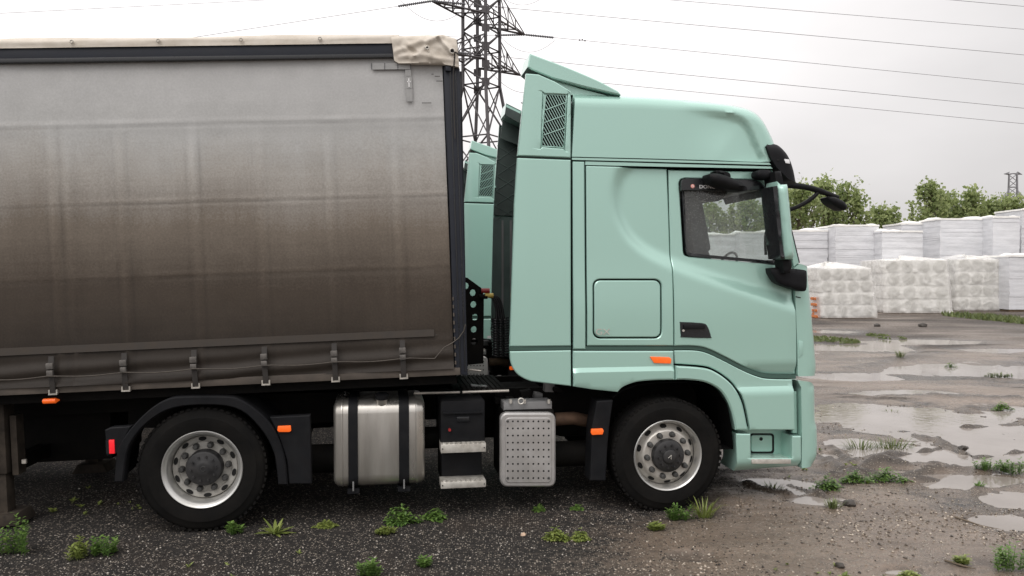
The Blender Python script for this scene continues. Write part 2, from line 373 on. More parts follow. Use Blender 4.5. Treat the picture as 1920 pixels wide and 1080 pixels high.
def panel(name, outline, m, parent, holes=(), y=0.0, yf=None, thick=0.03, s=0.06, lip=0.008, lipd=0.006, smooth=26, back=False, inset=0.0025):
    V, F, loops = fill(outline, holes, s, lip, inset if lip > 0 else 0)
    d = loopdist(V, loops); Y = np.full(len(V), y)
    if yf is not None: Y = Y + yf(V)
    if lip > 0: Y = Y + np.where(d < lip * 0.45, lipd, 0)
    n = len(V); v = [(V[i, 0], Y[i], V[i, 1]) for i in range(n)]; f = [list(map(int, q)) for q in F]
    B = boundary(F); idx = {}
    if back:
        v += [(V[i, 0], Y[i] + thick, V[i, 1]) for i in range(n)]; f += [[int(q[2]) + n, int(q[1]) + n, int(q[0]) + n] for q in F]
        f += [[b, a, a + n, b + n] for a, b in B]
    else:
        for a, b in B:
            for q in (a, b):
                if q not in idx: idx[q] = len(v); v.append((V[q, 0], Y[q] + thick, V[q, 1]))
        f += [[b, a, idx[a], idx[b]] for a, b in B]
    return link(name, mesh(name, v, f, smooth), m, parent)
def pillow(name, outline, m, parent, W=2.5, y=0.0, rounds=(), rad=0.1, yf=None, s=0.05, smooth=50):
    """closed body lofted across the vehicle's width, rounded towards the listed outline stretches"""
    V, F, loops = fill(outline, (), s, rad * 0.06)
    Y = np.full(len(V), y)
    if yf is not None: Y = Y + yf(V)
    for pl in rounds:
        d = segdist(V, pl[:-1], pl[1:]); t = np.clip(rad - d, 0, rad); Y = np.maximum(Y, y + (rad - np.sqrt(np.maximum(rad * rad - t * t, 0))) + (0 if yf is None else 0))
    n = len(V); v = [(V[i, 0], Y[i], V[i, 1]) for i in range(n)] + [(V[i, 0], W - Y[i], V[i, 1]) for i in range(n)]
    f = [list(map(int, q)) for q in F] + [[int(q[2]) + n, int(q[1]) + n, int(q[0]) + n] for q in F]
    f += [[b, a, a + n, b + n] for a, b in boundary(F)]
    return link(name, mesh(name, v, f, smooth), m, parent)
def copy_tree(o, parent=None, mirrored=False):
    c = o.copy(); col.objects.link(c); c.parent = parent
    for ch in list(o.children):
        if mirrored and ch.name.split('.')[0] in ('lettering', 'emblem_lettering', 'round_badge', 'badge_ring'): continue
        copy_tree(ch, c, mirrored)
    return c
def text_mesh(name, body, size, m, parent, loc, rotx=math.pi / 2, extrude=0.001, shear=0.0, sx=1.0):
    cu = bpy.data.curves.new(name, 'FONT'); cu.body = body; cu.size = size; cu.extrude = extrude; cu.shear = shear
    tmp = bpy.data.objects.new(name + '_tmp', cu); col.objects.link(tmp)
    me = bpy.data.meshes.new_from_object(tmp.evaluated_get(bpy.context.evaluated_depsgraph_get()))
    bpy.data.objects.remove(tmp); me.materials.clear()
    o = link(name, me, m, parent); o.location = loc; o.rotation_euler = (rotx, 0, 0); o.scale = (sx, 1, 1); return o

# ------------------------------------------------------------------ noise for the terrain
_NT = {}
def vnoise(x, y, seed):
    if seed not in _NT: _NT[seed] = np.random.default_rng(seed).random((256, 256))
    T = _NT[seed]
    xi = np.floor(x).astype(int); yi = np.floor(y).astype(int); fx = x - xi; fy = y - yi
    fx = fx * fx * (3 - 2 * fx); fy = fy * fy * (3 - 2 * fy)
    g = lambda a, b: T[a % 256, b % 256]
    return (g(xi, yi) * (1 - fx) + g(xi + 1, yi) * fx) * (1 - fy) + (g(xi, yi + 1) * (1 - fx) + g(xi + 1, yi + 1) * fx) * fy
def fbm(x, y, seed, oct=5, gain=0.5):
    a, s, t = 1.0, 0.0, 0.0
    for i in range(oct):
        s = s + a * vnoise(x * 2 ** i + 17.3 * i, y * 2 ** i + 5.1 * i, seed + i); t += a; a *= gain
    return s / t - 0.5
def sstep(a, b, x):
    t = np.clip((x - a) / (b - a), 0, 1); return t * t * (3 - 2 * t)
def blob(x, y, cx, cy, rx, ry, ang=0.0, soft=0.35, seed=3):
    c, s = math.cos(ang), math.sin(ang); u = ((x - cx) * c + (y - cy) * s) / rx; v = (-(x - cx) * s + (y - cy) * c) / ry
    d = np.hypot(u, v) + 1.15 * fbm(x * 1.1, y * 1.1, seed, 6, 0.62); return 1 - sstep(1 - soft, 1 + soft, d)
WATER_Z = -0.03
# (px, py, half width px, half height px) of the standing water in the yard
POOLS = [(1775, 790, 165, 34), (1860, 830, 120, 34), (1740, 850, 130, 17), (1890, 765, 60, 14), (1640, 885, 110, 7), (1830, 900, 110, 12),
         (1900, 935, 60, 14), (1470, 905, 62, 15), (1540, 935, 62, 9), (1430, 900, 40, 10), (1700, 735, 110, 7), (1800, 690, 150, 8), (1600, 650, 110, 6),
         (1580, 705, 90, 7), (1890, 975, 60, 12), (1690, 1068, 44, 10), (1890, 700, 60, 7), (1560, 855, 50, 8), (1610, 830, 50, 10),
         (1720, 640, 120, 5), (1880, 655, 100, 5), (1560, 620, 60, 3), (1300, 1040, 40, 5)]
FILMS = [(1800, 850, 270, 100, 0.030), (1760, 690, 240, 38, 0.024), (1880, 985, 110, 45, 0.014), (1480, 915, 110, 28, 0.016)]
RIDGES = [(1560, 862, 1690, 845, 6), (1600, 878, 1730, 862, 7), (1690, 888, 1850, 868, 7), (1750, 868, 1920, 842, 6), (1700, 805, 1820, 850, 6), (1810, 798, 1920, 790, 6),
          (1560, 838, 1600, 868, 6), (1480, 905, 1600, 945, 5), (1400, 905, 1480, 925, 5), (1600, 690, 1760, 660, 8), (1740, 775, 1880, 760, 10), (1660, 740, 1900, 748, 8),
          (1560, 892, 1640, 884, 7), (1830, 880, 1920, 868, 5), (1540, 872, 1700, 872, 7), (1580, 888, 1760, 880, 6), (1700, 898, 1860, 892, 6), (1640, 856, 1760, 838, 5), (1760, 820, 1800, 845, 5), (1880, 810, 1920, 830, 6), (1530, 850, 1580, 880, 7), (1830, 915, 1920, 905, 6)]
def height(x, y, want_mud=False):
    mud = np.zeros_like(x)
    z = 0.016 * fbm(x * 1.1, y * 1.1, 11, 6, 0.6) + 0.01 * fbm(x * 4.3, y * 4.3, 31, 4, 0.6)
    yard = sstep(1.2, 3.2, x) * sstep(4.0, 5.5, y) * (1 - sstep(30, 36, y))
    z = z + yard * (0.06 * fbm(x * 0.42, y * 1.0, 51, 6, 0.62) - 0.002)
    for i, (px, py, rx, ry, dep) in enumerate(FILMS):   # ground lying just about at water level
        c = ground(px, py); a = ground(px + rx, py); b0 = ground(px, py - ry); b1 = ground(px, py + ry)
        z = z - dep * blob(x, y, c.x, (b0.y + b1.y) / 2, abs(a.x - c.x), abs(b0.y - b1.y) / 2, 0, 0.5, 160 + i)
    z = z + yard * (0.02 * fbm(x * 2.6, y * 3.4, 71, 5, 0.66) + 0.012 * fbm(x * 9, y * 9, 75, 3, 0.6))
    wet = np.zeros_like(x)
    for i, (px, py, rx, ry) in enumerate(POOLS):
        c = ground(px, py); a = ground(px + rx, py); b0 = ground(px, py - ry); b1 = ground(px, py + ry)
        wet = np.maximum(wet, blob(x, y, c.x, c.y, max(0.12, abs(a.x - c.x)), max(0.1, abs(b0.y - b1.y) / 2), 0, 0.4, 60 + i))
    z = z - 0.048 * wet
    for i, (ax, ay, bx, by, w) in enumerate(RIDGES):
        a = ground(ax, ay); b = ground(bx, by); wd = (ground(ax, ay - w / 2) - ground(ax, ay + w / 2)).length * 0.4
        dx, dy = b.x - a.x, b.y - a.y; l2 = dx * dx + dy * dy
        t = np.clip(((x - a.x) * dx + (y - a.y) * dy) / l2, 0, 1); d = np.hypot(x - a.x - t * dx, y - a.y - t * dy)
        d = d + 0.35 * wd * fbm(x * 3.1, y * 3.1, 90 + i, 4, 0.6) * 2
        k = np.exp(-(d / wd) ** 2) * (0.55 + 1.2 * fbm(x * 4, y * 4, 120 + i, 3))
        z = z + 0.085 * np.clip(k, 0, 1); mud = np.maximum(mud, np.clip(k * 1.8, 0, 1))
    # the wheels stand in shallow ruts
    z = z - 0.012 * (1 - sstep(0.2, 0.9, np.hypot(x + 2.4, (y - 6.6) * 1.5)))
    z = z - 0.034 * (1 - sstep(0.3, 0.9, np.hypot(x - 1.4, (y - 7.2) * 1.5)))
    far = sstep(40, 60, np.hypot(x, y)); z = z * (1 - far)
    return (z, mud) if want_mud else z
def axis(lo, hi, st, far, g=1.22):
    a = list(np.arange(lo, hi, st)); s = st; q = hi
    while q < far: a.append(q); s *= g; q += s
    a.append(far); s = st; q = lo - st; b = []
    while q > -far: b.append(q); s *= g; q -= s
    b.append(-far); return np.array(b[::-1] + a)
xs = axis(-4.6, 9.5, 0.035, 1500, 1.12); ys = axis(4.3, 13.5, 0.035, 1500, 1.06)
GX, GY = np.meshgrid(xs, ys); GZ, GM = height(GX, GY, True)
nx, ny = len(xs), len(ys)
i0 = (np.arange(ny - 1)[:, None] * nx + np.arange(nx - 1)[None, :]).ravel()
F = np.c_[i0, i0 + 1, i0 + nx + 1, i0 + nx]
me = bpy.data.meshes.new('ground'); me.vertices.add(nx * ny); me.loops.add(len(F) * 4); me.polygons.add(len(F))
me.vertices.foreach_set('co', np.c_[GX.ravel(), GY.ravel(), GZ.ravel()].astype(np.float32).ravel())
me.loops.foreach_set('vertex_index', F.ravel().astype(np.int32))
me.polygons.foreach_set('loop_start', np.arange(0, len(F) * 4, 4, dtype=np.int32)); me.polygons.foreach_set('use_smooth', np.ones(len(F), bool))
me.update(calc_edges=True)
# which soil lies where: 0 dark wet millings, 1 tan mud and gravel
def soil(x, y):
    b = sstep(-0.95, 0.85, (x - 1.15 - 0.02 * (y - 6)) * 0.62 + (0.5 * fbm(x * 0.7, y * 0.7, 200, 5)) * 1.3 - 0.32 * sstep(6.0, 8.5, y) * (1 - sstep(1.6, 2.6, x)))
    dark = sstep(0.06, 0.2, fbm(x * 0.32, y * 0.75, 230, 6, 0.6)) * 0.75
    bank = sstep(20, 25, y) * (1 - sstep(40, 46, y)) * (0.55 + 0.8 * fbm(x * 0.25, y * 0.5, 260, 4))
    return np.clip(b * (1 - dark) * (1 - np.clip(bank, 0, 0.9)), 0, 1)
at = me.attributes.new('mud', 'FLOAT', 'POINT'); at.data.foreach_set('value', GM.ravel().astype(np.float32))
at = me.attributes.new('wet', 'FLOAT', 'POINT'); at.data.foreach_set('value', (sstep(0.034, 0.002, GZ - WATER_Z) * sstep(1.4, 2.4, GX)).ravel().astype(np.float32))
at = me.attributes.new('soil', 'FLOAT', 'POINT'); at.data.foreach_set('value', (soil(GX, GY) * (1 - 0.2 * GM) * (1 - 0.45 * sstep(0.028, 0.004, GZ - WATER_Z))).ravel().astype(np.float32))

mg = bpy.data.materials.new('wet_yard_soil'); mg.use_nodes = True; t = mg.node_tree; b = t.nodes['Principled BSDF']
geo = N(t, 'ShaderNodeNewGeometry'); so = N(t, 'ShaderNodeAttribute', attribute_name='soil')
def noise(t, vec, sc, det=6, ro=0.6):
    n = N(t, 'ShaderNodeTexNoise'); L(t, vec, n.inputs['Vector']); n.inputs['Scale'].default_value = sc; n.inputs['Detail'].default_value = det; n.inputs['Roughness'].default_value = ro; return n
def ramp(t, fac, a, b_, c0, c1):
    r = N(t, 'ShaderNodeMapRange'); L(t, fac, r.inputs[0]); r.inputs[1].default_value = a; r.inputs[2].default_value = b_; r.inputs[3].default_value = c0; r.inputs[4].default_value = c1; return r
def mixc(t, fac, a, b_):
    m = N(t, 'ShaderNodeMix', data_type='RGBA')
    if hasattr(fac, 'links'): L(t, fac, m.inputs[0])
    else: m.inputs[0].default_value = fac
    for s, k in ((a, 6), (b_, 7)):
        if hasattr(s, 'links'): L(t, s, m.inputs[k])
        else: m.inputs[k].default_value = (*s, 1)
    return m.outputs[2]
P = geo.outputs['Position']
nA = noise(t, P, 0.9, 8, 0.62); nB = noise(t, P, 14, 6, 0.65); nC = noise(t, P, 70, 4, 0.6)
nM = noise(t, P, 0.7, 6, 0.6)
dark = mixc(t, ramp(t, nB.outputs[0], 0.35, 0.7, 0, 1).outputs[0], (0.008, 0.007, 0.0064), (0.027, 0.023, 0.02))
dark = mixc(t, ramp(t, nM.outputs[0], 0.5, 0.66, 0, 0.8).outputs[0], dark, (0.034, 0.024, 0.0175))
mpS = N(t, 'ShaderNodeMapping'); L(t, P, mpS.inputs[0]); mpS.inputs['Scale'].default_value = (0.28, 1.0, 1.0); nS = noise(t, mpS.outputs[0], 1.1, 9, 0.66)
tan = mixc(t, ramp(t, nS.outputs[0], 0.36, 0.64, 0, 1).outputs[0], (0.08, 0.058, 0.043), (0.25, 0.194, 0.152))
tan = mixc(t, ramp(t, nA.outputs[0], 0.45, 0.7, 0, 0.5).outputs[0], tan, (0.2, 0.148, 0.108))
tan = mixc(t, ramp(t, nB.outputs[0], 0.5, 0.75, 0, 0.75).outputs[0], tan, (0.065, 0.052, 0.042))
soilmix = N(t, 'ShaderNodeMath', operation='ADD'); L(t, so.outputs['Fac'], soilmix.inputs[0])
w2 = ramp(t, nB.outputs[0], 0.3, 0.7, -0.28, 0.28); L(t, w2.outputs[0], soilmix.inputs[1])
base = mixc(t, ramp(t, soilmix.outputs[0], 0.1, 0.8, 0, 1).outputs[0], dark, tan)
mu_ = N(t, 'ShaderNodeAttribute', attribute_name='mud'); we_ = N(t, 'ShaderNodeAttribute', attribute_name='wet')
base = mixc(t, mu_.outputs['Fac'], base, mixc(t, ramp(t, nB.outputs[0], 0.3, 0.7, 0, 1).outputs[0], (0.038, 0.03, 0.024), (0.075, 0.06, 0.048)))
# small pebbles pressed into the soil
vo = N(t, 'ShaderNodeTexVoronoi'); L(t, P, vo.inputs['Vector']); vo.inputs['Scale'].default_value = 58; vo.inputs['Randomness'].default_value = 1
sepc = N(t, 'ShaderNodeSeparateColor'); L(t, vo.outputs['Color'], sepc.inputs[0])
pick = ramp(t, sepc.outputs[0], 0.62, 0.66, 0, 1); shape = ramp(t, vo.outputs['Distance'], 0.34, 0.5, 1, 0)
pb = N(t, 'ShaderNodeMath', operation='MULTIPLY'); L(t, pick.outputs[0], pb.inputs[0]); L(t, shape.outputs[0], pb.inputs[1])
pc = mixc(t, sepc.outputs[1], (0.1, 0.085, 0.07), (0.38, 0.33, 0.27))
base = mixc(t, pb.outputs[0], base, pc); L(t, base, b.inputs['Base Color'])
wetr = ramp(t, nS.outputs[0], 0.38, 0.62, 0.5, 0.22)
rmix = N(t, 'ShaderNodeMix', data_type='FLOAT'); L(t, ramp(t, soilmix.outputs[0], 0.1, 0.7, 0, 1).outputs[0], rmix.inputs[0]); rmix.inputs[2].default_value = 0.85; L(t, wetr.outputs[0], rmix.inputs[3]); wr2 = N(t, 'ShaderNodeMix', data_type='FLOAT'); L(t, we_.outputs['Fac'], wr2.inputs[0]); L(t, rmix.outputs[0], wr2.inputs[2]); wr2.inputs[3].default_value = 0.14; L(t, wr2.outputs[0], b.inputs['Roughness'])
b.inputs['Specular IOR Level'].default_value = 0.4
bp = N(t, 'ShaderNodeBump'); bp.inputs['Strength'].default_value = 0.8; bp.inputs['Distance'].default_value = 0.02
hs = N(t, 'ShaderNodeMath', operation='ADD'); L(t, nB.outputs[0], hs.inputs[0])
hs2 = N(t, 'ShaderNodeMath', operation='MULTIPLY_ADD'); L(t, nC.outputs[0], hs2.inputs[0]); hs2.inputs[1].default_value = 0.4; L(t, pb.outputs[0], hs2.inputs[2])
L(t, hs2.outputs[0], hs.inputs[1]); L(t, hs.outputs[0], bp.inputs['Height']); L(t, bp.outputs[0], b.inputs['Normal'])
tag(link('ground', me, mg), 'wet dirt and gravel yard with puddles and ruts', kind='structure')

mw = bpy.data.materials.new('muddy_water'); mw.use_nodes = True; t = mw.node_tree; b = t.nodes['Principled BSDF']
geo = N(t, 'ShaderNodeNewGeometry'); n = noise(t, geo.outputs['Position'], 0.8, 4, 0.5)
L(t, mixc(t, ramp(t, n.outputs[0], 0.35, 0.65, 0, 1).outputs[0], (0.215, 0.188, 0.166), (0.29, 0.26, 0.236)), b.inputs['Base Color'])
b.inputs['Roughness'].default_value = 0.03; b.inputs['IOR'].default_value = 1.36
n = noise(t, geo.outputs['Position'], 9, 3, 0.5); bp = N(t, 'ShaderNodeBump'); L(t, n.outputs[0], bp.inputs['Height']); bp.inputs['Strength'].default_value = 0.12; bp.inputs['Distance'].default_value = 0.02
L(t, bp.outputs[0], b.inputs['Normal'])
mb = MB().add([(1.5, 4.0, WATER_Z), (45, 4.0, WATER_Z), (45, 34, WATER_Z), (4.5, 34, WATER_Z)], [[0, 1, 2, 3]])
tag(mb.build('puddle_water', mw, fixn=False), 'muddy rain puddles lying in the yard ruts', kind='structure')

# loose gravel: real stones, far too many to count
def gravel(name, n, pick_xy, rlo, rhi, cols, label):
    X, Y = pick_xy(n); n = len(X); Z = height(X, Y); keep = Z > WATER_Z - 0.009; Z = np.maximum(Z, WATER_Z - 0.001); X, Y, Z = X[keep], Y[keep], Z[keep]; n = len(X)
    r = rlo + (rhi - rlo) * rng.random(n) ** 3.2
    octv = np.array([(1, 0, 0), (0, 1, 0), (-1, 0, 0), (0, -1, 0), (0, 0, 1), (0, 0, -1)], float)
    v = octv[None] * r[:, None, None] * (0.6 + 0.8 * rng.random((n, 6, 1))); v[:, :, 2] *= 0.7
    a = rng.random(n) * 6.28; c, s = np.cos(a)[:, None], np.sin(a)[:, None]
    vx = v[:, :, 0] * c - v[:, :, 1] * s; vy = v[:, :, 0] * s + v[:, :, 1] * c
    v = np.stack([vx + X[:, None], vy + Y[:, None], v[:, :, 2] + (Z + r * 0.2)[:, None]], 2).reshape(-1, 3)
    f8 = np.array([(0, 1, 4), (1, 2, 4), (2, 3, 4), (3, 0, 4), (1, 0, 5), (2, 1, 5), (3, 2, 5), (0, 3, 5)])
    f = (f8[None] + (np.arange(n) * 6)[:, None, None]).reshape(-1, 3)
    me = bpy.data.meshes.new(name); me.vertices.add(len(v)); me.loops.add(len(f) * 3); me.polygons.add(len(f))
    me.vertices.foreach_set('co', v.astype(np.float32).ravel()); me.loops.foreach_set('vertex_index', f.ravel().astype(np.int32))
    me.polygons.foreach_set('loop_start', np.arange(0, len(f) * 3, 3, dtype=np.int32)); me.update(calc_edges=True)
    at = me.attributes.new('tint', 'FLOAT', 'POINT'); at.data.foreach_set('value', np.repeat(rng.random(n), 6).astype(np.float32))
    m = bpy.data.materials.new(name + '_stone'); m.use_nodes = True; t = m.node_tree; b = t.nodes['Principled BSDF']
    aa = N(t, 'ShaderNodeAttribute', attribute_name='tint'); cr = N(t, 'ShaderNodeValToRGB'); L(t, aa.outputs['Fac'], cr.inputs[0])
    el = cr.color_ramp.elements; el[0].position = 0; el[0].color = (*cols[0][1], 1); el[1].position = cols[-1][0]; el[1].color = (*cols[-1][1], 1)
    for p, c3 in cols[1:-1]: e = el.new(p); e.color = (*c3, 1)
    L(t, cr.outputs[0], b.inputs['Base Color']); b.inputs['Roughness'].default_value = 0.45
    tag(link(name, me, m), label, kind='stuff')
def pick_dark(n):
    X = rng.uniform(-4.4, 3.2, n); Y = 4.3 + 5.2 * rng.random(n) ** 1.25
    k = rng.random(n) < (1 - soil(X, Y)) * (0.4 + 1.1 * (fbm(X * 1.4, Y * 1.4, 300, 4) * 2.2 + 0.3)) * (1 - 0.75 * sstep(6.5, 6.9, Y - 0.16 * (X + 2.5))); return X[k], Y[k]  # stones thinned beneath the truck to deepen the shade there
def pick_tan(n):
    X = rng.uniform(0.2, 8.0, n); Y = 4.3 + 8.5 * rng.random(n) ** 2.0
    k = rng.random(n) < soil(X, Y) * (0.05 + 2.2 * np.clip(fbm(X * 0.9, Y * 0.9, 320, 5) + 0.16, 0, 1)) * (1 - 0.7 * sstep(6.2, 8.0, Y)); return X[k], Y[k]
gravel('dark_gravel', 120000, pick_dark, 0.0025, 0.0105, [(0, (0.008, 0.007, 0.0065)), (0.74, (0.025, 0.021, 0.018)), (0.83, (0.16, 0.14, 0.12)), (1.0, (0.48, 0.44, 0.39))], 'wet dark grey gravel with pale chips beside the truck')
gravel('tan_gravel', 150000, pick_tan, 0.0028, 0.015, [(0, (0.03, 0.024, 0.02)), (0.35, (0.12, 0.095, 0.072)), (0.7, (0.28, 0.23, 0.18)), (1.0, (0.55, 0.48, 0.4))], 'tan pebbles washed over the muddy yard')

# ------------------------------------------------------------------ tractor unit
A = atY(379, 881.5, 6.495); B = atY(1253, 855, 7.135)
YAW = math.atan2(B.y - A.y, B.x - A.x)
tractor = empty('tractor_unit', (A.x, A.y, 0)); tractor.rotation_euler = (0, 0, YAW)
TF = Frame(Matrix.Translation((A.x, A.y, 0)) @ Matrix.Rotation(YAW, 4, 'Z'))
uw = TF.uw
W = 2.5
tag(tractor, 'mint green high-roof tractor unit coupled to the dirty curtain trailer in front', 'truck', 'mint green tractor units')
MIRROR = []                                    # panels repeated on the far side
def side(*a, **k):
    o = panel(*a, **k); MIRROR.append(o); return o

SW = np.array(uw(catmull([(1196, 300), (1172, 318), (1160, 345), (1158, 378), (1166, 412), (1186, 445), (1216, 470), (1262, 492), (1330, 517), (1420, 547), (1510, 577)], 4)))
def cab_y(V):
    """relief of the cab side: the window field lies deeper than the shoulder that sweeps round it"""
    best = np.full(len(V), 1e9); sg = np.zeros(len(V))
    for a, b in zip(SW[:-1], SW[1:]):
        d = b - a; t = np.clip(((V - a) @ d) / (d @ d), 0, 1); q = V - a - t[:, None] * d; dist = np.hypot(q[:, 0], q[:, 1])
        s = np.sign(d[0] * (V[:, 1] - a[1]) - d[1] * (V[:, 0] - a[0])); k = dist < best; best = np.where(k, dist, best); sg = np.where(k, s, sg)
    sd = best * sg
    y = 0.054 * sstep(-0.075, 0.06, sd)
    y = y + 0.006 * np.clip(V[:, 1] - 2.2, 0, 2) ** 2
    # the door's lower edge tucks in, and the flank bulges a little at mid height
    y = y - 0.012 * np.exp(-((V[:, 1] - 1.75) / 0.35) ** 2)
    y = y + 0.05 * sstep(0.32, 0.0, lastx - V[:, 0]) ** 2
    return y
lastx = uw([(1520, 600)])[0][0] + 0.06

# side deflector behind the cab
side('deflector_upper', uw([(986, 137), (1010, 139), (1042, 153), (1071, 171), (1070.5, 296), (970, 292)]), M_mint, tractor,
     holes=[uw(catmull([(1021, 176), (1063, 178), (1064, 182), (1059.5, 275), (1056, 278), (1017, 275), (1015, 271), (1018, 180)], 2, True))], s=0.05,
     yf=lambda V: 0.02 * sstep(2.75, 2.55, V[:, 0]))
side('deflector_lower', uw([(969.5, 295.5), (1070.5, 299.5), (1071, 649), (955.5, 650.5), (957, 600), (964, 380)]), M_mint, tractor, s=0.08, yf=lambda V: 0.02 * sstep(2.7, 2.5, V[:, 0]))
side('deflector_skirt', uw([(955.4, 658.5), (1071, 656.5), (1071.3, 724.5), (1040, 721), (996, 715.5)] + catmull([(984, 711), (971, 703), (961, 690), (956.5, 677), (955.4, 663)], 3)), M_mint, tractor, s=0.06)
side('deflector_stripe', uw([(955.4, 650.5), (1071, 649.5), (1071, 656), (955.4, 658)]), M_stripe, tractor, y=0.012, s=0.1, lip=0)
# vent grille: frame and slats
g_in = uw(catmull([(1021, 176), (1063, 178), (1064, 182), (1059.5, 275), (1056, 278), (1017, 275), (1015, 271), (1018, 180)], 2, True))
grille = panel('vent_grille', g_in, M_mint, tractor, y=0.004, s=0.2, lip=0.004, thick=0.02,
               holes=[uw([(1025, 177.5), (1061, 179.5), (1057, 275), (1017.5, 272)])]); MIRROR.append(grille)
back = MB().prism(uw([(1020, 176), (1062, 178), (1058, 276), (1016, 273)]), 0.03, 0.032).build('vent_back', M_hole, grille)
q = uw([(1025, 177.5), (1061, 179.5), (1057, 275), (1017.5, 272)])
def quad(u, v):
    a = np.array(q); return a[0] * (1 - u) * (1 - v) + a[1] * u * (1 - v) + a[2] * u * v + a[3] * (1 - u) * v
slat_me = None
for k in range(-7, 11):
    u0, v0, u1, v1 = 0.0, k / 11.0, 1.0, k / 11.0 + 0.64
    if v1 <= 0 or v0 >= 1: continue
    if v0 < 0: u0 = -v0 / 0.64; v0 = 0
    if v1 > 1: u1 = u0 + (1 - v0) / 0.64; v1 = 1
    p, r_ = quad(u0, v0), quad(min(u1, 1), v1); d = r_ - p; l = np.linalg.norm(d); nn = np.array((-d[1], d[0])) / l * 0.0026
    MB().prism([tuple(p + nn), tuple(p - nn), tuple(r_ - nn), tuple(r_ + nn)], 0.01, 0.016).build('vent_slat', M_mint, grille)
for k in (0.3, 0.55, 0.8):
    p, r_ = quad(0, k), quad(1, k - 0.17); d = r_ - p; nn = np.array((-d[1], d[0])) / np.linalg.norm(d) * 0.003
    MB().prism([tuple(p + nn), tuple(p - nn), tuple(r_ - nn), tuple(r_ + nn)], 0.004, 0.014).build('vent_cross_wire', M_mint, grille)
# inner face of the deflector with crossed stiffening ribs
ln = MB().prism(uw([(988, 142), (1069, 176), (1069, 370), (968, 366)]), 0.034, 0.05).build('deflector_liner', M_liner, tractor); MIRROR.append(ln)
for k in range(5):
    for sgn in (-1, 1):
        y0 = 190 + k * 38
        a, b_ = uw([(990 - 0.06 * y0, y0 + (38 if sgn > 0 else 0)), (1060, y0 + (0 if sgn > 0 else 38))])
        MB().tube([(a[0], 0.052, a[1]), (b_[0], 0.052, b_[1])], 0.0045, 5).build('rib', M_cabback, ln)
ln2 = MB().prism(uw([(966, 372), (1069, 372), (1069, 715), (1000, 708), (962, 680), (958, 600)]), 0.034, 0.05).build('deflector_liner', M_cabback, tractor); MIRROR.append(ln2)
for x0 in (1000, 1030):
    a, b_ = uw([(x0, 380), (x0 - 6, 690)]); MB().box(((a[0] + b_[0]) / 2, 0.06, (a[1] + b_[1]) / 2), (0.03, 0.02, abs(a[1] - b_[1]))).build('rib', M_grey, ln2)

# roof spoiler over the cab: sits on struts, full width
sp_top = catmull([(995, 97), (1030, 110), (1067, 124), (1121, 147), (1150, 162), (1163, 169.5), (1168, 177)], 3)
sp = panel('roof_spoiler', uw(sp_top + [(1155, 174.5), (1097, 161), (1038, 145), (999, 129), (990, 124)]), M_mint, tractor, y=0.04, s=0.05, lip=0.01, lipd=0.008, thick=0.34, back=True)
MIRROR.append(sp)
MB().prism(uw([(991, 123), (996, 107), (1030, 119), (1067, 133), (1121, 154), (1155, 173), (1097, 161.5), (1038, 145.5), (999, 129.5)]), 0.378, 0.392).build('spoiler_inner_face', M_liner, sp)
o = MB().prism(uw([(994, 127), (1003, 131), (1042, 147), (1097, 163), (1150, 176), (1072, 182), (1072, 200), (986, 175)]), 0.14, 0.16).build('strut_liner', M_liner, tractor); MIRROR.append(o)
sm = [(1052, 121), (1067, 126), (1121, 149), (1150, 164), (1163, 171), (1166, 177), (1097, 164), (1062, 152)]
MB().prism(uw(sm), 0.36, W - 0.36).build('spoiler_middle', M_mint, tractor, bevel=0.015)
st = uw([(1003, 133), (1095, 162), (1150, 176), (1100, 178), (1072, 172), (1042, 153), (1018, 141)])
o = MB().prism(st, 0.1, 0.13).build('spoiler_strut', M_mint, tractor); MIRROR.append(o)
o = MB().prism(uw([(1060, 168), (1100, 163), (1160, 176), (1158, 178.5), (1072, 178)]), 0.14, 0.2).build('spoiler_bracket', M_black, tractor); MIRROR.append(o)

# high roof
rt = catmull([(1073, 176.5), (1130, 178.5), (1200, 181), (1289, 187.5), (1348, 194), (1388, 201), (1413, 211), (1428, 226), (1440, 247), (1450, 270), (1460, 300)], 3)
GR = np.array(uw(catmull([(1270, 203), (1330, 209), (1375, 216), (1396, 226), (1409, 246), (1420, 272)], 4)))
def roof_y(V):
    d = segdist(V, GR[:-1], GR[1:]); n_ = len(GR)
    best = np.full(len(V), 1e9); sg = np.zeros(len(V)); tt = np.zeros(len(V))
    for i, (a, b_) in enumerate(zip(GR[:-1], GR[1:])):
        e = b_ - a; t = np.clip(((V - a) @ e) / (e @ e), 0, 1); qq = V - a - t[:, None] * e; ds = np.hypot(qq[:, 0], qq[:, 1])
        k = ds < best; best = np.where(k, ds, best); tt = np.where(k, (i + t) / n_, tt); sg = np.where(k, np.sign(e[0] * (V[:, 1] - a[1]) - e[1] * (V[:, 0] - a[0])), sg)
    sd = best * sg
    return 0.006 + 0.04 * sstep(0.025, -0.03, sd) * sstep(0.0, 0.35, tt) * sstep(-0.5, -0.05, sd) + 0.012 * (V[:, 1] - 3.1)
pillow('roof_cap', uw(rt, 0.13) + uw([(1443, 303), (1200, 296.5), (1073, 293.5)]), M_mint, tractor, W=W, rounds=[uw(rt, 0.13)], rad=0.15, yf=roof_y, s=0.035)
side('roof_rail', uw([(1073, 295.5), (1200, 298.5), (1443, 305), (1446, 309), (1200, 302.5), (1073, 299.5)]), M_mint, tractor, y=0.004, s=0.1, lip=0)
side('gutter_panel', uw([(1098, 302.5), (1200, 305), (1446, 312), (1450, 316), (1260, 312.5), (1098, 309)]), M_mint, tractor, y=0.01, s=0.1, lip=0)

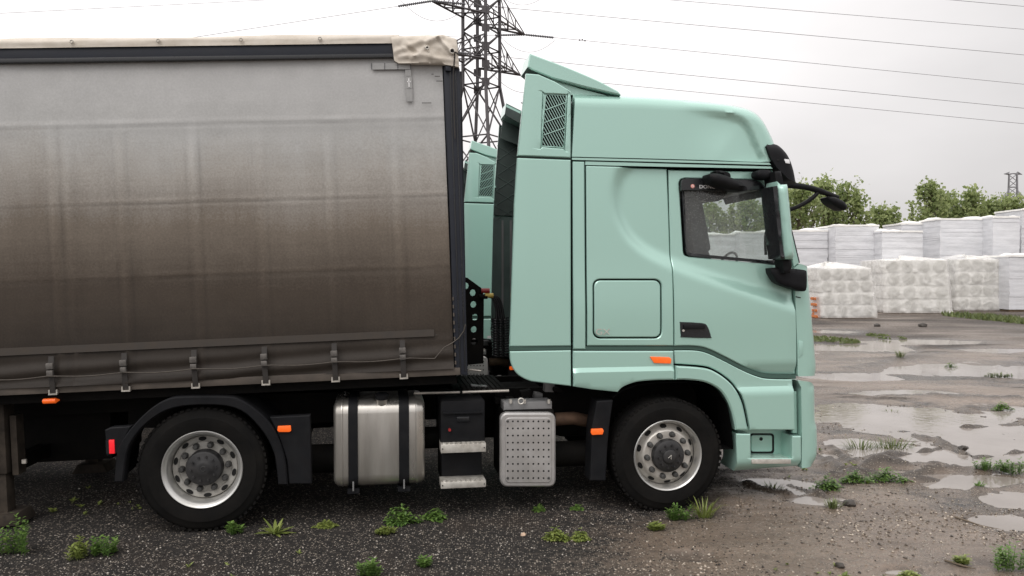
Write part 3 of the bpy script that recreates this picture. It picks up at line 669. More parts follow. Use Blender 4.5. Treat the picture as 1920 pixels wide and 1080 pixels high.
# sleeper side
side('corner_strip', uw([(1074, 302), (1096.5, 302.5), (1098, 655), (1074.5, 655)]), M_mint, tractor, s=0.06, yf=cab_y)
locker = uw(rrect(1111.5, 523.5, 1240, 634.5, 13))
side('sleeper_side', uw([(1099, 310.5), (1255, 314.5), (1258, 400), (1261.5, 520), (1263, 648.5), (1100.5, 648.5)]), M_mint, tractor, holes=[locker], yf=cab_y, s=0.035)
lk = side('locker_door', uw(rrect(1113.5, 525.5, 1238, 632.5, 12)), M_mint, tractor, yf=cab_y, s=0.05)
p = TF.at(1116, 627.5, -0.016); text_mesh('emblem_lettering', 'GX', 0.075, M_tread, lk, (p.x, p.y - 0.004, p.z), sx=1.25)
side('sleeper_stripe', uw([(1074.5, 649.5), (1263, 649.5), (1263.5, 656.5), (1074.5, 656.5)]), M_stripe, tractor, y=0.006, s=0.1, lip=0)
arch = catmull([(1158, 735), (1168, 725), (1192, 716), (1228, 712.5), (1265, 712)], 4)
side('side_sill', uw([(1074, 657.5), (1263.5, 657.5), (1264, 710.5)] + arch[::-1] + [(1110, 730), (1074, 724.5)]), M_mint, tractor, s=0.04, lip=0.012,
     yf=lambda V: -0.022 * sstep(1.275, 1.245, V[:, 1]) + 0.012 * sstep(1.245, 1.0, V[:, 1]))
lampm = MB().prism(uw([(1218, 668.5), (1254, 669.5), (1258, 673), (1257, 681.5), (1226, 680.5)]), -0.014, 0.01).build('side_marker_lamp', M_amber, tractor, bevel=0.004); MIRROR.append(lampm)

# door
band = [(1264, 648.5), (1300, 648.5), (1325, 653), (1355.5, 667), (1394, 686.7), (1422, 698), (1444, 702), (1494, 703)]
bandl = catmull(band, 4)
win = catmull([(1278, 342), (1281, 335.5), (1289, 333)], 3) + catmull([(1412, 335.5), (1430, 343), (1440, 362), (1449, 425), (1462, 497)], 4) + [(1436, 494)] + catmull([(1296, 481), (1288, 478), (1285.5, 470)], 3)
door = side('door', uw([(1257.5, 316.5), (1440, 320.5), (1449, 324), (1461, 352), (1475, 431), (1488.5, 503), (1491, 553), (1494, 642), (1495.5, 701.5)] + bandl[::-1] + [(1263, 560), (1259, 400)]),
            M_mint, tractor, holes=[uw(win)], yf=lambda V: cab_y(V) + 0.035 * sstep(1.3, 1.2, V[:, 1]), s=0.035)
YW = 0.055
gl = [(1284, 352), (1288, 468), (1296, 474.5), (1438, 487.5), (1452, 487), (1446, 437), (1436, 385), (1424, 350)]
side('window_frame', uw(win, 0.045), M_gblack, tractor, holes=[uw(gl, 0.045)], y=0.047, s=0.1, lip=0.004, thick=0.03)
pane = MB().add([(a_, 0.06, b_) for a_, b_ in uw([(1281, 335), (1286, 470), (1296, 478), (1458, 490), (1446, 420), (1425, 338)], 0.06)], [[0, 1, 2, 3, 4, 5]]).build('side_window', M_glass, tractor, fixn=False); MIRROR.append(pane)
defl = panel('wind_deflector', uw(catmull([(1278, 342), (1281, 335.5), (1289, 333)], 3) + [(1412, 335.5), (1430, 343), (1440, 356), (1400, 357.5), (1278, 357.5)]), M_gblack, tractor, y=0.012, s=0.06, thick=0.03, lip=0.005); MIRROR.append(defl)
p = TF.at(1311, 353, 0.006); text_mesh('lettering', 'DONGFENG', 0.044, M_white, defl, (p.x, 0.008, p.z), sx=1.15)
p = TF.at(1299, 349, 0.006); MB().lathe([(0.001, 0), (0.018, 0.0), (0.018, 0.004)], (p.x, 0.008, p.z), 20).build('round_badge', M_wash, defl)
p = TF.at(1299, 349, 0.006); bd = MB(); bd.tube([(p.x + 0.009 * math.cos(a_), 0.006, p.z + 0.009 * math.sin(a_)) for a_ in np.linspace(0, 6.28, 13)[:-1]], 0.002, 5, closed=True).build('badge_ring', M_white, defl)
# door handle: recessed dark bowl with a bar and a lock
hd = side('door_handle', uw(catmull([(1273, 606), (1276, 602.5), (1315, 604.5), (1325, 609), (1330, 620), (1333, 631), (1330, 634.5), (1279, 633), (1275, 630)], 2, True)), M_gblack, tractor, y=-0.018, s=0.05, lip=0.006, lipd=0.01, thick=0.03)
c0 = TF.at(1302, 613, -0.03); MB().box((c0.x, -0.028, c0.z), (0.2, 0.02, 0.04)).build('pull_bar', M_black, hd, bevel=0.008)
c0 = TF.at(1282, 620, -0.03); MB().lathe([(0.001, -0.004), (0.011, -0.004), (0.011, 0.004)], (c0.x, -0.021, c0.z), 14).build('key_lock', M_tread, hd)
# stripe below the door, sweeping down to the front
low = catmull([(a, b_ + 7.5) for a, b_ in band], 4)
side('door_stripe', uw(bandl + low[::-1]), M_stripe, tractor, y=0.016, s=0.08, lip=0)

# front fender, panel ahead of it, step box
fo = catmull([(1265, 685), (1317, 689), (1341, 697.5), (1364, 714), (1379, 732), (1391, 758.5), (1401, 806)], 4)
fi = catmull([(1265, 712), (1287, 712), (1317, 715.6), (1341, 726), (1355.5, 741), (1367, 764), (1374, 790), (1376.5, 806)], 4)
side('front_fender', uw(fo + fi[::-1]), M_mint, tractor, y=-0.028, s=0.035, lip=0.014, lipd=0.012, thick=0.09)
lower2 = catmull([(a, b_ + 8.5) for a, b_ in band], 4)
fo2 = catmull([(1266, 682.5), (1319, 686.5), (1343, 695), (1367, 711.5), (1382, 729), (1394.5, 757), (1404.5, 806)], 4)
zc = uw([(1430, 729)])[0][1]
side('lower_door_panel', uw(lower2 + [(1487, 712), (1487.5, 731), (1489, 805.5), (1404.5, 805.5)] + fo2[::-1]), M_mint, tractor, s=0.03,
     yf=lambda V: -0.03 * sstep(zc + 0.03, zc - 0.03, V[:, 1]) * sstep(4.5, 4.62, V[:, 0]) + 0.006)
# step box below: outer face with the foot opening, bowl behind it
box_o = uw([(1378, 812), (1406, 812.5), (1406.5, 858), (1483, 858), (1483, 816.5), (1500.5, 816.5), (1501, 862), (1501, 876), (1381, 886.5), (1379.5, 850)])
side('step_box', box_o, M_mint, tractor, y=-0.02, s=0.03, lip=0.01, thick=0.3, yf=lambda V: 0.09 * sstep(0.43, 0.28, V[:, 1]) ** 2)
bowl = MB().prism(uw([(1400, 806), (1492, 806), (1492, 862), (1400, 862)]), 0.19, 0.21).build('step_bowl', M_mint, tractor); MIRROR.append(bowl)
hatch = panel('hatch', uw(rrect(1408, 815, 1449, 848, 5), 0.18), M_mint, bowl, y=0.18, s=0.1, lip=0.006, lipd=0.008, thick=0.02)
MB().prism(uw(rrect(1405.5, 812.5, 1451.5, 850.5, 6), 0.188), 0.187, 0.189).build('hatch_gap', M_hole, bowl)
c0 = TF.at(1427, 823, 0.178); MB().lathe([(0.001, 0), (0.017, 0), (0.017, 0.006)], (c0.x, 0.176, c0.z), 16).build('hatch_lock', M_hole, bowl)
stp = MB().prism(uw([(1409, 861), (1483, 861), (1483, 869.5), (1410, 869.5)], -0.03), -0.034, 0.19).build('foot_step', M_tread, tractor, bevel=0.004); MIRROR.append(stp)
td = MB()
for i in range(9):
    for j in range(5):
        p = TF.at(1414 + i * 8, 861, -0.03); td.box((p.x, 0.0 + j * 0.035, p.z + 0.003), (0.018, 0.012, 0.006))
td.build('tread_studs', M_tread, stp)

# front corner, nose, bumper, across the whole width
fr_low = catmull([(1512, 501), (1517, 559), (1521, 600), (1525, 645), (1528, 684), (1526.5, 702)], 3)
pillow('nose', uw(fr_low, 0.13) + uw([(1497.5, 706), (1496, 645), (1492.5, 553.5), (1490, 503), (1500.5, 494.5)]), M_mint, tractor, W=W, y=0.012, rounds=[uw(fr_low, 0.13)], rad=0.14, s=0.025)
o = MB().prism(uw([(1504.5, 600), (1509, 598), (1511, 700), (1506, 702)]), 0.016, 0.06).build('headlamp_slot', M_hole, tractor); MIRROR.append(o)
o = MB().prism(uw([(1498, 638), (1506.5, 640), (1507, 664), (1499, 672)]), 0.006, 0.05).build('air_guide', M_mint, tractor, bevel=0.006); MIRROR.append(o)
o = MB().prism(uw([(1493, 555.5), (1502, 557.2), (1502, 559.2), (1493, 557.5)]), 0.0085, 0.04).build('corner_seam', M_hole, tractor); MIRROR.append(o)
fb = catmull([(1507, 713), (1519, 719), (1524.5, 727), (1525.5, 785), (1529, 800), (1529, 850), (1519, 870)], 3)
pillow('bumper', uw(fb, 0.1) + uw([(1502, 877.5), (1502.5, 812), (1501, 726), (1494, 713)]), M_mint, tractor, W=W, y=-0.012, rounds=[uw(fb[4:], 0.1)], rad=0.12, s=0.025)
side('bumper_filler', uw([(1491, 735), (1499.5, 735), (1500.5, 815), (1491, 815)]), M_mint, tractor, y=0.05, s=0.05, lip=0.004)

# dark structure behind the panels, the front wheel housing and the cabin shell
core = MB()
core.prism(uw([(1076, 300), (1259, 312), (1264, 490), (1264, 710), (1228, 716), (1192, 720), (1160, 736), (1078, 722)]), 0.1, W - 0.1)
core.prism(uw([(1264, 505), (1490, 512), (1493, 700), (1487, 712), (1489, 800), (1410, 800), (1398, 760), (1372, 722), (1340, 704), (1300, 694), (1264, 692)]), 0.11, W - 0.11)
core.prism(uw([(1258, 309), (1446, 314), (1448, 334), (1258, 330)]), 0.1, W - 0.1)
core.build('cab_structure', M_core, tractor)
for yy0, yy1 in ((0.095, 0.115), (W - 0.115, W - 0.095)):
    c2 = MB()
    c2.prism(uw([(1075, 300), (1277, 312), (1283, 480), (1264, 502), (1264, 708), (1225, 718), (1195, 722), (1163, 736), (1076, 722)]), yy0, yy1)
    c2.prism(uw([(1264, 500), (1297, 483), (1458, 500), (1490, 512), (1493, 702), (1487, 712), (1489, 804), (1405, 804), (1396, 760), (1370, 722), (1340, 704), (1300, 694), (1264, 692)]), yy0 + 0.02 if yy0 < 1 else yy0 - 0.02, yy1 + 0.02 if yy0 < 1 else yy1 - 0.02)
    c2.build('inner_panel', M_core, tractor)
liner = MB()
ai = uw([(1150, 745), (1165, 733), (1195, 722), (1228, 718), (1290, 717), (1320, 721), (1345, 733), (1362, 756), (1371, 800), (1374, 842), (1350, 842)])
for i in range(len(ai) - 1):
    liner.add([(ai[i][0], -0.01, ai[i][1]), (ai[i + 1][0], -0.01, ai[i + 1][1]), (ai[i + 1][0], 0.75, ai[i + 1][1]), (ai[i][0], 0.75, ai[i][1])], [[0, 1, 2, 3]])
lo = liner.build('wheel_arch_liner', M_core, tractor, smooth=40); MIRROR.append(lo)
# A pillar, windscreen, visor
ap = uw([(1450, 318), (1466, 345), (1484, 420), (1501, 493), (1490, 502), (1476, 431), (1462, 352)])
side('front_pillar', ap, M_mint, tractor, y=0.02, s=0.05, lip=0.005, thick=0.06)
o = MB().prism(uw([(1463, 340), (1468.5, 344), (1486, 420), (1503, 492), (1499.5, 494), (1482.5, 421)]), 0.03, 0.12).build('windscreen_surround', M_gblack, tractor); MIRROR.append(o)
a0, b0 = uw([(1465, 340), (1501, 492)])
MB().add([(a0[0], 0.12, a0[1]), (b0[0], 0.12, b0[1]), (b0[0], W - 0.12, b0[1]), (a0[0], W - 0.12, a0[1])], [[0, 1, 2, 3]]).build('windscreen', M_glass, tractor)
vis = catmull([(1438, 268.5), (1456, 271), (1471, 284), (1480, 298.5), (1487, 319), (1492, 345)], 4)
visor = pillow('sun_visor', uw(vis, 0.05) + uw([(1477, 338), (1453, 314), (1442, 296), (1435, 275)]), M_black, tractor, W=W, y=-0.03, rounds=[uw(vis, 0.05)], rad=0.1, s=0.03)
MB().prism(uw([(1470, 298), (1480, 299), (1481, 307), (1473, 306)], -0.03), -0.034, 0.02).build('marker_lamp', mat('clear_lens', (0.85, 0.86, 0.88), 0.12, vary=0.05), visor, bevel=0.003)
c0 = TF.at(1459, 300, -0.03); MB().lathe([(0.001, 0), (0.011, 0), (0.011, 0.01)], (c0.x, -0.033, c0.z), 12).build('visor_screw', M_hole, visor)

# mirrors
def bulge(name, px, y0, y1, m, parent, rad=0.03, yref=None, s=0.03):
    pts = uw(px, (y0 + y1) / 2 if yref is None else yref)
    return pillow(name, pts, m, parent, W=y0 + y1, y=y0, rounds=[pts + pts[:1]], rad=rad, s=s)
mir = bulge('door_mirror', catmull([(1446, 352), (1453, 348.5), (1464, 348), (1466, 352), (1471, 400), (1477, 480), (1473, 486), (1460, 485), (1457, 470)], 3, True), -0.30, -0.02, M_mint, tractor, rad=0.05)
bulge('mirror_frame', [(1437, 352), (1446, 351), (1457, 470), (1460, 486), (1452, 486)], -0.29, -0.03, M_gblack, mir, rad=0.02)
bulge('mirror_arm', catmull([(1414, 324), (1420, 320), (1437, 320.5), (1443, 328), (1442, 336), (1425, 337), (1415, 333)], 2, True), -0.12, 0.04, M_black, mir, rad=0.03)
bulge('mirror_arm', [(1441, 324), (1453, 323), (1459, 347), (1445, 350)], -0.22, 0.02, M_black, mir, rad=0.02)
bulge('mirror_arm', [(1459, 482), (1476, 482), (1477, 500), (1473, 512), (1462, 512)], -0.2, -0.02, M_black, mir, rad=0.02)
bulge('mirror_base', catmull([(1440, 503), (1470, 503), (1502, 506), (1507, 512), (1507, 538), (1503, 546), (1490, 544), (1458, 533), (1447, 522)], 2, True), -0.12, 0.03, M_black, mir, rad=0.03)
km = bulge('kerb_mirror', catmull([(1323, 331), (1327, 327), (1345, 328), (1372, 338), (1390, 350), (1394, 355), (1390, 360), (1362, 357), (1336, 347), (1326, 342)], 3, True), -0.2, 0.03, M_black, tractor, rad=0.05)
bulge('mirror_mount', catmull([(1336, 323), (1342, 321), (1360, 324), (1365, 331), (1362, 335), (1345, 331)], 3, True), -0.12, 0.04, M_black, km, rad=0.03)
bulge('mirror_head', catmull([(1296, 357), (1330, 356), (1362, 359), (1358, 368), (1347, 377), (1325, 377.5), (1303, 369)], 3, True), 0.09, 0.14, M_gblack, km, rad=0.02)
fm = MB().tube([TF.at(a, b_, 0.25) for a, b_ in catmull([(1462, 347), (1490, 348), (1520, 353), (1548, 362), (1571, 371)], 4)], [0.03] * 5 + [0.028] * 7 + [0.024] * 5, 10).build('front_mirror_arm', M_black, tractor, smooth=60)
MB().tube([TF.at(a, b_, 0.25) for a, b_ in catmull([(1474, 395), (1495, 388), (1515, 377), (1528, 367), (1533, 360)], 4)], 0.02, 10).build('brace', M_black, fm, smooth=60)
bulge('mirror_head', catmull([(1546, 371), (1556, 370), (1572, 376), (1582, 387), (1577, 395), (1566, 391), (1552, 382)], 3, True), 0.16, 0.36, M_black, fm, rad=0.04, yref=0.25)
MB().tube([TF.at(1551, 363, 0.25), TF.at(1555, 374, 0.25)], 0.014, 8).build('stalk', M_black, fm)

# cabin interior
ctop = uw([(1300, 478), (1470, 492)])
MB().prism(uw([(1288, 445), (1312, 452), (1330, 500), (1288, 500)], 0.7), 0.55, 1.0).build('seat_cushion', M_seat, tractor, bevel=0.04)
MB().prism(uw([(1276, 370), (1296, 372), (1312, 470), (1286, 490)], 0.7), 0.5, 1.02).build('seat_back', M_seat, tractor, bevel=0.05)
MB().prism(uw([(1276, 372), (1298, 374), (1316, 470), (1284, 490)], 1.9), 1.6, 2.1).build('seat_back', M_seat, tractor, bevel=0.05)
MB().prism(uw([(1418, 497), (1440, 491), (1484, 492), (1488, 530), (1418, 530)]), 0.15, W - 0.15).build('dashboard', M_seat, tractor, bevel=0.03)
c0 = TF.at(1362, 480, 1.75); MB().tube([(c0.x + 0.07 * math.cos(a), c0.y + 0.23 * math.sin(a), c0.z - 0.13 + 0.17 * math.cos(a)) for a in np.linspace(0, 2 * math.pi, 25)[:-1]], 0.014, 6, closed=True).build('steering_wheel', M_black, tractor, smooth=60)
MB().tube([TF.at(a, b_, 0.16) for a, b_ in catmull([(1443, 428), (1437, 434), (1435, 450), (1436, 478)], 4)], 0.014, 8).build('grab_handle', M_black, tractor, smooth=60)
MB().prism(uw([(1449, 338), (1459, 338), (1466, 362), (1460, 364)]), 0.3, 1.15).build('inner_visor', M_seat, tractor)
MB().prism(uw([(1272, 318), (1446, 322), (1446, 352), (1272, 348)]), 0.13, W - 0.13).build('headlining', M_grey, tractor)

# cab rear wall
bw = uw([(1074, 180), (1074, 720)])
wall = MB().box((bw[0][0] - 0.03, W / 2, (bw[0][1] + bw[1][1]) / 2), (0.06, W - 0.12, bw[0][1] - bw[1][1])).build('rear_wall', M_cabback, tractor)
for yy in (0.5, 1.0, 1.5, 2.0): MB().box((bw[0][0] - 0.075, yy, 2.2), (0.03, 0.06, 1.8)).build('stiffener', M_cabback, wall)

# ------------------------------------------------------------------ wheels
def make_wheel(name, x, z, deep):
    w = empty(name, (x, 0, z), tractor)
    Rt = 0.512; b = 0.30
    prof = [(0.30, 0.03), (0.315, 0.012), (0.345, 0.004), (0.40, -0.004), (0.43, -0.003), (0.435, 0.002), (0.47, 0.006), (0.485, 0.014), (0.498, 0.022), (Rt - 0.004, 0.035), (Rt, 0.05)]
    for g in (0.085, 0.15, 0.215): prof += [(Rt, g - 0.007), (Rt - 0.014, g - 0.005), (Rt - 0.014, g + 0.005), (Rt, g + 0.007)]
    prof += [(Rt, b - 0.05), (0.498, b - 0.022), (0.47, b - 0.006), (0.40, b + 0.004), (0.33, b - 0.01), (0.30, b - 0.03)]
    MB().lathe(prof, n=72).build('tyre', M_rubber, w, smooth=40)
    lugs = MB()
    for k in range(60):
        a = 2 * math.pi * k / 60
        for yy in (0.03, b - 0.03):
            rot = Matrix.Rotation(-a, 3, 'Y'); lugs.box(rot @ Vector((Rt - 0.006, 0, 0)) + Vector((0, yy, 0)), (0.018, 0.035, 0.03), rot)
    tag(lugs.build('tread_lugs', M_rubber, w), kind='stuff')
    if deep:
        face = 0.125
        rim = [(0.300, 0.04), (0.318, 0.018), (0.322, 0.006), (0.316, -0.002), (0.305, 0.002), (0.298, 0.014), (0.288, 0.022), (0.28, 0.04), (0.274, 0.06), (0.27, 0.09), (0.268, 0.13)]
        MB().lathe(rim, n=72).build('rim', M_rim, w, smooth=45)
        dis = [(0.27, 0.15), (0.264, 0.125), (0.256, 0.115), (0.222, 0.117), (0.214, 0.122), (0.208, 0.128), (0.10, face + 0.002), (0.09, face)]
        MB().lathe(dis, n=72).build('wheel_disc', M_rimr, w, smooth=30)
        hub = [(0.15, face + 0.02), (0.148, 0.07), (0.138, 0.05), (0.122, 0.044), (0.07, 0.042), (0.06, 0.036), (0.035, 0.034), (0.0005, 0.034)]
        vr, vz, ny_ = 0.238, 0.1145, face
    else:
        face = 0.035
        rim = [(0.300, 0.04), (0.318, 0.018), (0.322, 0.006), (0.316, -0.002), (0.306, 0.004), (0.298, 0.02), (0.29, 0.05), (0.285, 0.1)]
        MB().lathe(rim, n=72).build('rim', M_rim, w, smooth=45)
        dis = [(0.288, 0.115), (0.27, 0.098), (0.25, 0.08), (0.236, 0.058), (0.229, 0.042), (0.222, face + 0.001), (0.215, face - 0.003), (0.15, face - 0.002), (0.14, face)]
        MB().lathe(dis, n=72).build('wheel_disc', M_rimd, w, smooth=30)
        hub = [(0.15, face + 0.01), (0.15, 0.0), (0.142, -0.02), (0.12, -0.03), (0.07, -0.034), (0.062, -0.05), (0.05, -0.056), (0.0005, -0.056)]
        vr, vz, ny_ = 0.256, 0.083, face
    hb = MB().lathe(hub, n=40).build('hub', M_hub, w, smooth=30)
    hy = hub[-1][1]
    if not deep:
        for (x0, z0, x1, z1) in ((-0.02, -0.008, 0.008, 0.018), (0.008, 0.018, 0.008, -0.02), (0.008, -0.02, 0.0, -0.006)):
            MB().tube([(x0, hy - 0.002, z0), (x1, hy - 0.002, z1)], 0.0022, 5).build('hub_emblem', M_tread, hb)
    else:
        MB().tube([(0.02 * math.cos(a), hy - 0.002, 0.02 * math.sin(a)) for a in np.linspace(0.6, 5.6, 12)], 0.003, 5).build('hub_emblem', M_nut, hb)
    for k in range(10):
        a = 2 * math.pi * k / 10 + 0.08
        c, s_ = math.cos(a), math.sin(a); rr = 0.186 if deep else 0.192
        nt_ = MB().lathe([(0.0005, -0.05), (0.015, -0.05), (0.022, -0.042), (0.0255, -0.022), (0.0275, 0.0), (0.0275, 0.01)], (rr * c, ny_, rr * s_), 12); nt_.build('lug_nut', M_nut, w, smooth=40)
        h_ = MB().lathe([(0.0005, -0.034), (0.009, -0.034), (0.011, 0)], (0.1 * c, hy + 0.026, 0.1 * s_), 8); h_.build('hub_bolt', M_hub, hb, smooth=40)
        a += math.pi / 10; c, s_ = math.cos(a), math.sin(a)
        e = MB(); n = 16
        pts = []
        for j in range(n):
            tt = 2 * math.pi * j / n; r1 = vr + 0.0175 * math.sin(tt); tg = 0.032 * math.cos(tt)
            yy = (vz - 0.004) if deep else (vz - 0.003 + (r1 - vr) * 0.95)
            pts.append((r1 * c - tg * s_, yy, r1 * s_ + tg * c))
        e.add(pts, [list(range(n))]).build('vent_hole', M_hole, w, fixn=False)
    return w
u_f = TF.at(1253, 855, 0.0).x
make_wheel('wheel', 0.0, 0.505, True)
make_wheel('wheel', u_f, 0.474, False)
for w_ in [c for c in tractor.children if c.name.startswith('wheel') and c.type == 'EMPTY']:
    c = copy_tree(w_, tractor); c.scale = (1, -1, 1); c.location.y = W
    if w_.location.x < 1:                       # inner twin tyres of the drive axle
        for y0, sc in ((0.34, 1), (W - 0.34, -1)):
            t_ = bpy.data.objects.new('inner_tyre', [k for k in w_.children if k.name.startswith('tyre')][0].data); col.objects.link(t_); t_.parent = tractor
            t_.location = (w_.location.x, y0, w_.location.z); t_.scale = (1, sc, 1)

# ------------------------------------------------------------------ chassis
ch = MB()
for yy in (0.82, 1.68): ch.box((2.0, yy, 0.86), (5.6, 0.08, 0.28))
for xx in (-0.7, 0.6, 1.8, 3.0, 4.3): ch.box((xx, 1.25, 0.86), (0.1, 0.8, 0.2))
ch.build('frame_rails', M_chassis, tractor)
MB().tube([(0, 0.25, 0.5), (0, 2.25, 0.5)], 0.09, 12).build('drive_axle', M_chassis, tractor, smooth=50)
MB().lathe([(0.001, -0.25), (0.16, -0.2), (0.22, 0), (0.16, 0.2), (0.001, 0.25)], (0, 1.25, 0.52), 20).build('differential', M_chassis, tractor, smooth=50)
MB().tube([(u_f, 0.3, 0.46), (u_f, 2.2, 0.46)], 0.07, 10).build('front_axle', M_chassis, tractor, smooth=50)
MB().tube([(0.2, 1.25, 0.6), (3.2, 1.25, 0.8)], 0.06, 10).build('propeller_shaft', M_chassis, tractor, smooth=50)
MB().box((3.9, 1.25, 0.85), (1.5, 0.9, 0.7)).build('engine', M_chassis, tractor, bevel=0.05)
MB().box((2.6, 1.25, 0.72), (0.9, 0.5, 0.5)).build('gearbox', M_chassis, tractor, bevel=0.05)
MB().lathe([(0.15, -0.05), (0.55, -0.04), (0.55, 0.04), (0.15, 0.05)], (0, 0, 0), 28).build('fifth_wheel', M_chassis, tractor); fw = bpy.data.objects['fifth_wheel']
fw.rotation_euler = (R(90), 0, 0); fw.location = (0.45, 1.25, 1.08)
# rear mudguard over the drive wheel
og = catmull([(213, 905), (218, 848), (233, 818), (257, 789), (287, 762), (316, 747), (346, 743), (426, 743), (452.6, 750), (479, 767), (503, 789), (521, 818), (535.6, 863), (540, 910)], 3)
ig = catmull([(231, 905), (239, 848), (254, 818), (278, 792), (313, 770), (358, 761), (423, 762), (461, 777), (494, 812.6), (512, 848), (518, 880), (521, 910)], 3)
side('rear_mudguard', uw(og + ig[::-1], -0.03), M_black, tractor, y=-0.03, s=0.04, lip=0.01, lipd=0.012, thick=0.1)
mgd = MB(); og2 = uw([(a, b_ + 3) for a, b_ in og], -0.03)
for i in range(len(og2) - 1):
    mgd.add([(og2[i][0], -0.02, og2[i][1]), (og2[i + 1][0], -0.02, og2[i + 1][1]), (og2[i + 1][0], 0.62, og2[i + 1][1]), (og2[i][0], 0.62, og2[i][1])], [[0, 1, 2, 3]])
mo = mgd.build('mudguard_shell', M_black, tractor, smooth=50); MIRROR.append(mo)
bk = side('lamp_bracket', uw([(196, 806), (208, 801), (246, 799), (233, 826), (224, 850), (200, 856)], -0.02), M_black, tractor, y=-0.02, s=0.1, thick=0.08)
o = MB().prism(uw([(204, 825), (214, 824.5), (215, 850.5), (205, 850.5)], -0.03), -0.034, 0.0).build('rear_side_lamp', M_red, bk, bevel=0.003)
o = MB().prism(uw([(198, 826), (204, 825), (205, 850.5), (199, 851)], -0.03), -0.03, 0.0).build('lamp_housing', M_gblack, bk)
bk = side('mudguard_panel', uw([(505, 782), (582, 778), (585, 908), (541, 908), (537, 863), (523, 820)], -0.005), M_black, tractor, y=-0.005, s=0.08, thick=0.08)
MB().prism(uw([(521, 799), (545, 798), (546, 808), (542, 810), (523, 810), (520, 807)], -0.02), -0.024, 0.0).build('side_marker_lamp', M_amber, bk, bevel=0.004)
# fuel tank with straps
tk0 = TF.at(625, 753, 0.02); tk1 = TF.at(797, 909, 0.02); TX0, TX1, TZ1, TZ0 = tk0.x, tk1.x, tk0.z, tk1.z
def tank_sec(gr, n=6):
    """rounded section of the tank in (y, z), grown by gr"""
    return [(a, b_) for a, b_ in rrect(0.0 - gr, TZ0 - gr, 0.66 + gr, TZ1 + gr, 0.11 + gr, n)]
def loft_x(name, secs, m, parent, smooth=40):
    v = []; f = []; n = len(secs[0][1])
    for x, s_ in secs: v += [(x, a, b_) for a, b_ in s_]
    for i in range(len(secs) - 1):
        for k in range(n): f.append([i * n + k, i * n + (k + 1) % n, (i + 1) * n + (k + 1) % n, (i + 1) * n + k])
    f.append(list(range(n))[::-1]); f.append([(len(secs) - 1) * n + k for k in range(n)])
    return MB().add(v, f).build(name, m, parent, smooth=smooth)
tank = loft_x('fuel_tank', [(TX0, tank_sec(-0.045)), (TX0 + 0.008, tank_sec(-0.025)), (TX0 + 0.03, tank_sec(-0.006)), (TX0 + 0.06, tank_sec(0)), (TX0 + 0.066, tank_sec(0.005)), (TX0 + 0.075, tank_sec(0.005)), (TX0 + 0.08, tank_sec(0)),
                            (TX1 - 0.08, tank_sec(0)), (TX1 - 0.075, tank_sec(0.005)), (TX1 - 0.066, tank_sec(0.005)), (TX1 - 0.06, tank_sec(0)), (TX1 - 0.03, tank_sec(-0.006)), (TX1 - 0.008, tank_sec(-0.025)), (TX1, tank_sec(-0.045))], M_alu, tractor)
for a, b_ in ((653, 671), (748, 767)):
    xa, xb = TF.at(a, 820).x, TF.at(b_, 820).x
    sec_o = tank_sec(0.014); sec_i = tank_sec(0.002)
    v = [(x, p_[0], p_[1]) for x in (xa, xb) for p_ in sec_o]; n = len(sec_o)
    st_ = MB().add(v, [[k, (k + 1) % n, n + (k + 1) % n, n + k] for k in range(n)]).build('tank_strap', M_black, tank, smooth=40)
    MB().box(((xa + xb) / 2, 0.12, TZ0 - 0.03), (xb - xa + 0.02, 0.2, 0.04)).build('strap_foot', M_black, st_)
    MB().tube([((xa + xb) / 2, 0.0, TZ0 - 0.02), ((xa + xb) / 2, 0.0, TZ0 + 0.06)], 0.007, 6).build('strap_bolt', M_grey, st_)
c0 = TF.at(716, 762, 0.1)
cap = MB(); cap.tube([(c0.x, 0.07, TZ1 - 0.05), (c0.x, 0.05, TZ1 + 0.03)], 0.05, 18); cap.build('filler_neck', M_alu, tank, smooth=40)
MB().tube([(c0.x, 0.052, TZ1 + 0.012), (c0.x, 0.045, TZ1 + 0.05)], 0.056, 18).build('filler_cap', M_black, tank, smooth=40)
# access steps between the tank and the cover
q0 = TF.at(826, 752, 0.05); q1 = TF.at(910, 912, 0.05)
sb = MB().box(((q0.x + q1.x) / 2, 0.36, (q0.z + TF.at(826, 836, 0.05).z) / 2), (q1.x - q0.x, 0.6, q0.z - TF.at(826, 836, 0.05).z)).build('battery_box', M_black, tractor, bevel=0.025)
MB().box(((q0.x + q1.x) / 2, 0.05, TF.at(860, 774, 0.05).z), (q1.x - q0.x - 0.04, 0.03, 0.02)).build('box_lip', M_black, sb, bevel=0.006)
MB().box(((q0.x + q1.x) / 2, 0.055, TF.at(868, 786, 0.05).z), (0.11, 0.02, 0.045)).build('box_latch', M_gblack, sb, bevel=0.006)
c0 = TF.at(843, 806, 0.05); MB().lathe([(0.0005, -0.02), (0.012, -0.02), (0.014, 0.02)], (c0.x, 0.055, c0.z), 12).build('drain_cock', M_redc, sb)
MB().box(((q0.x + q1.x) / 2, 0.42, (TF.at(826, 848, 0.05).z + q1.z) / 2), (q1.x - q0.x - 0.03, 0.5, TF.at(826, 848, 0.05).z - q1.z)).build('step_well', M_black, tractor, bevel=0.015)
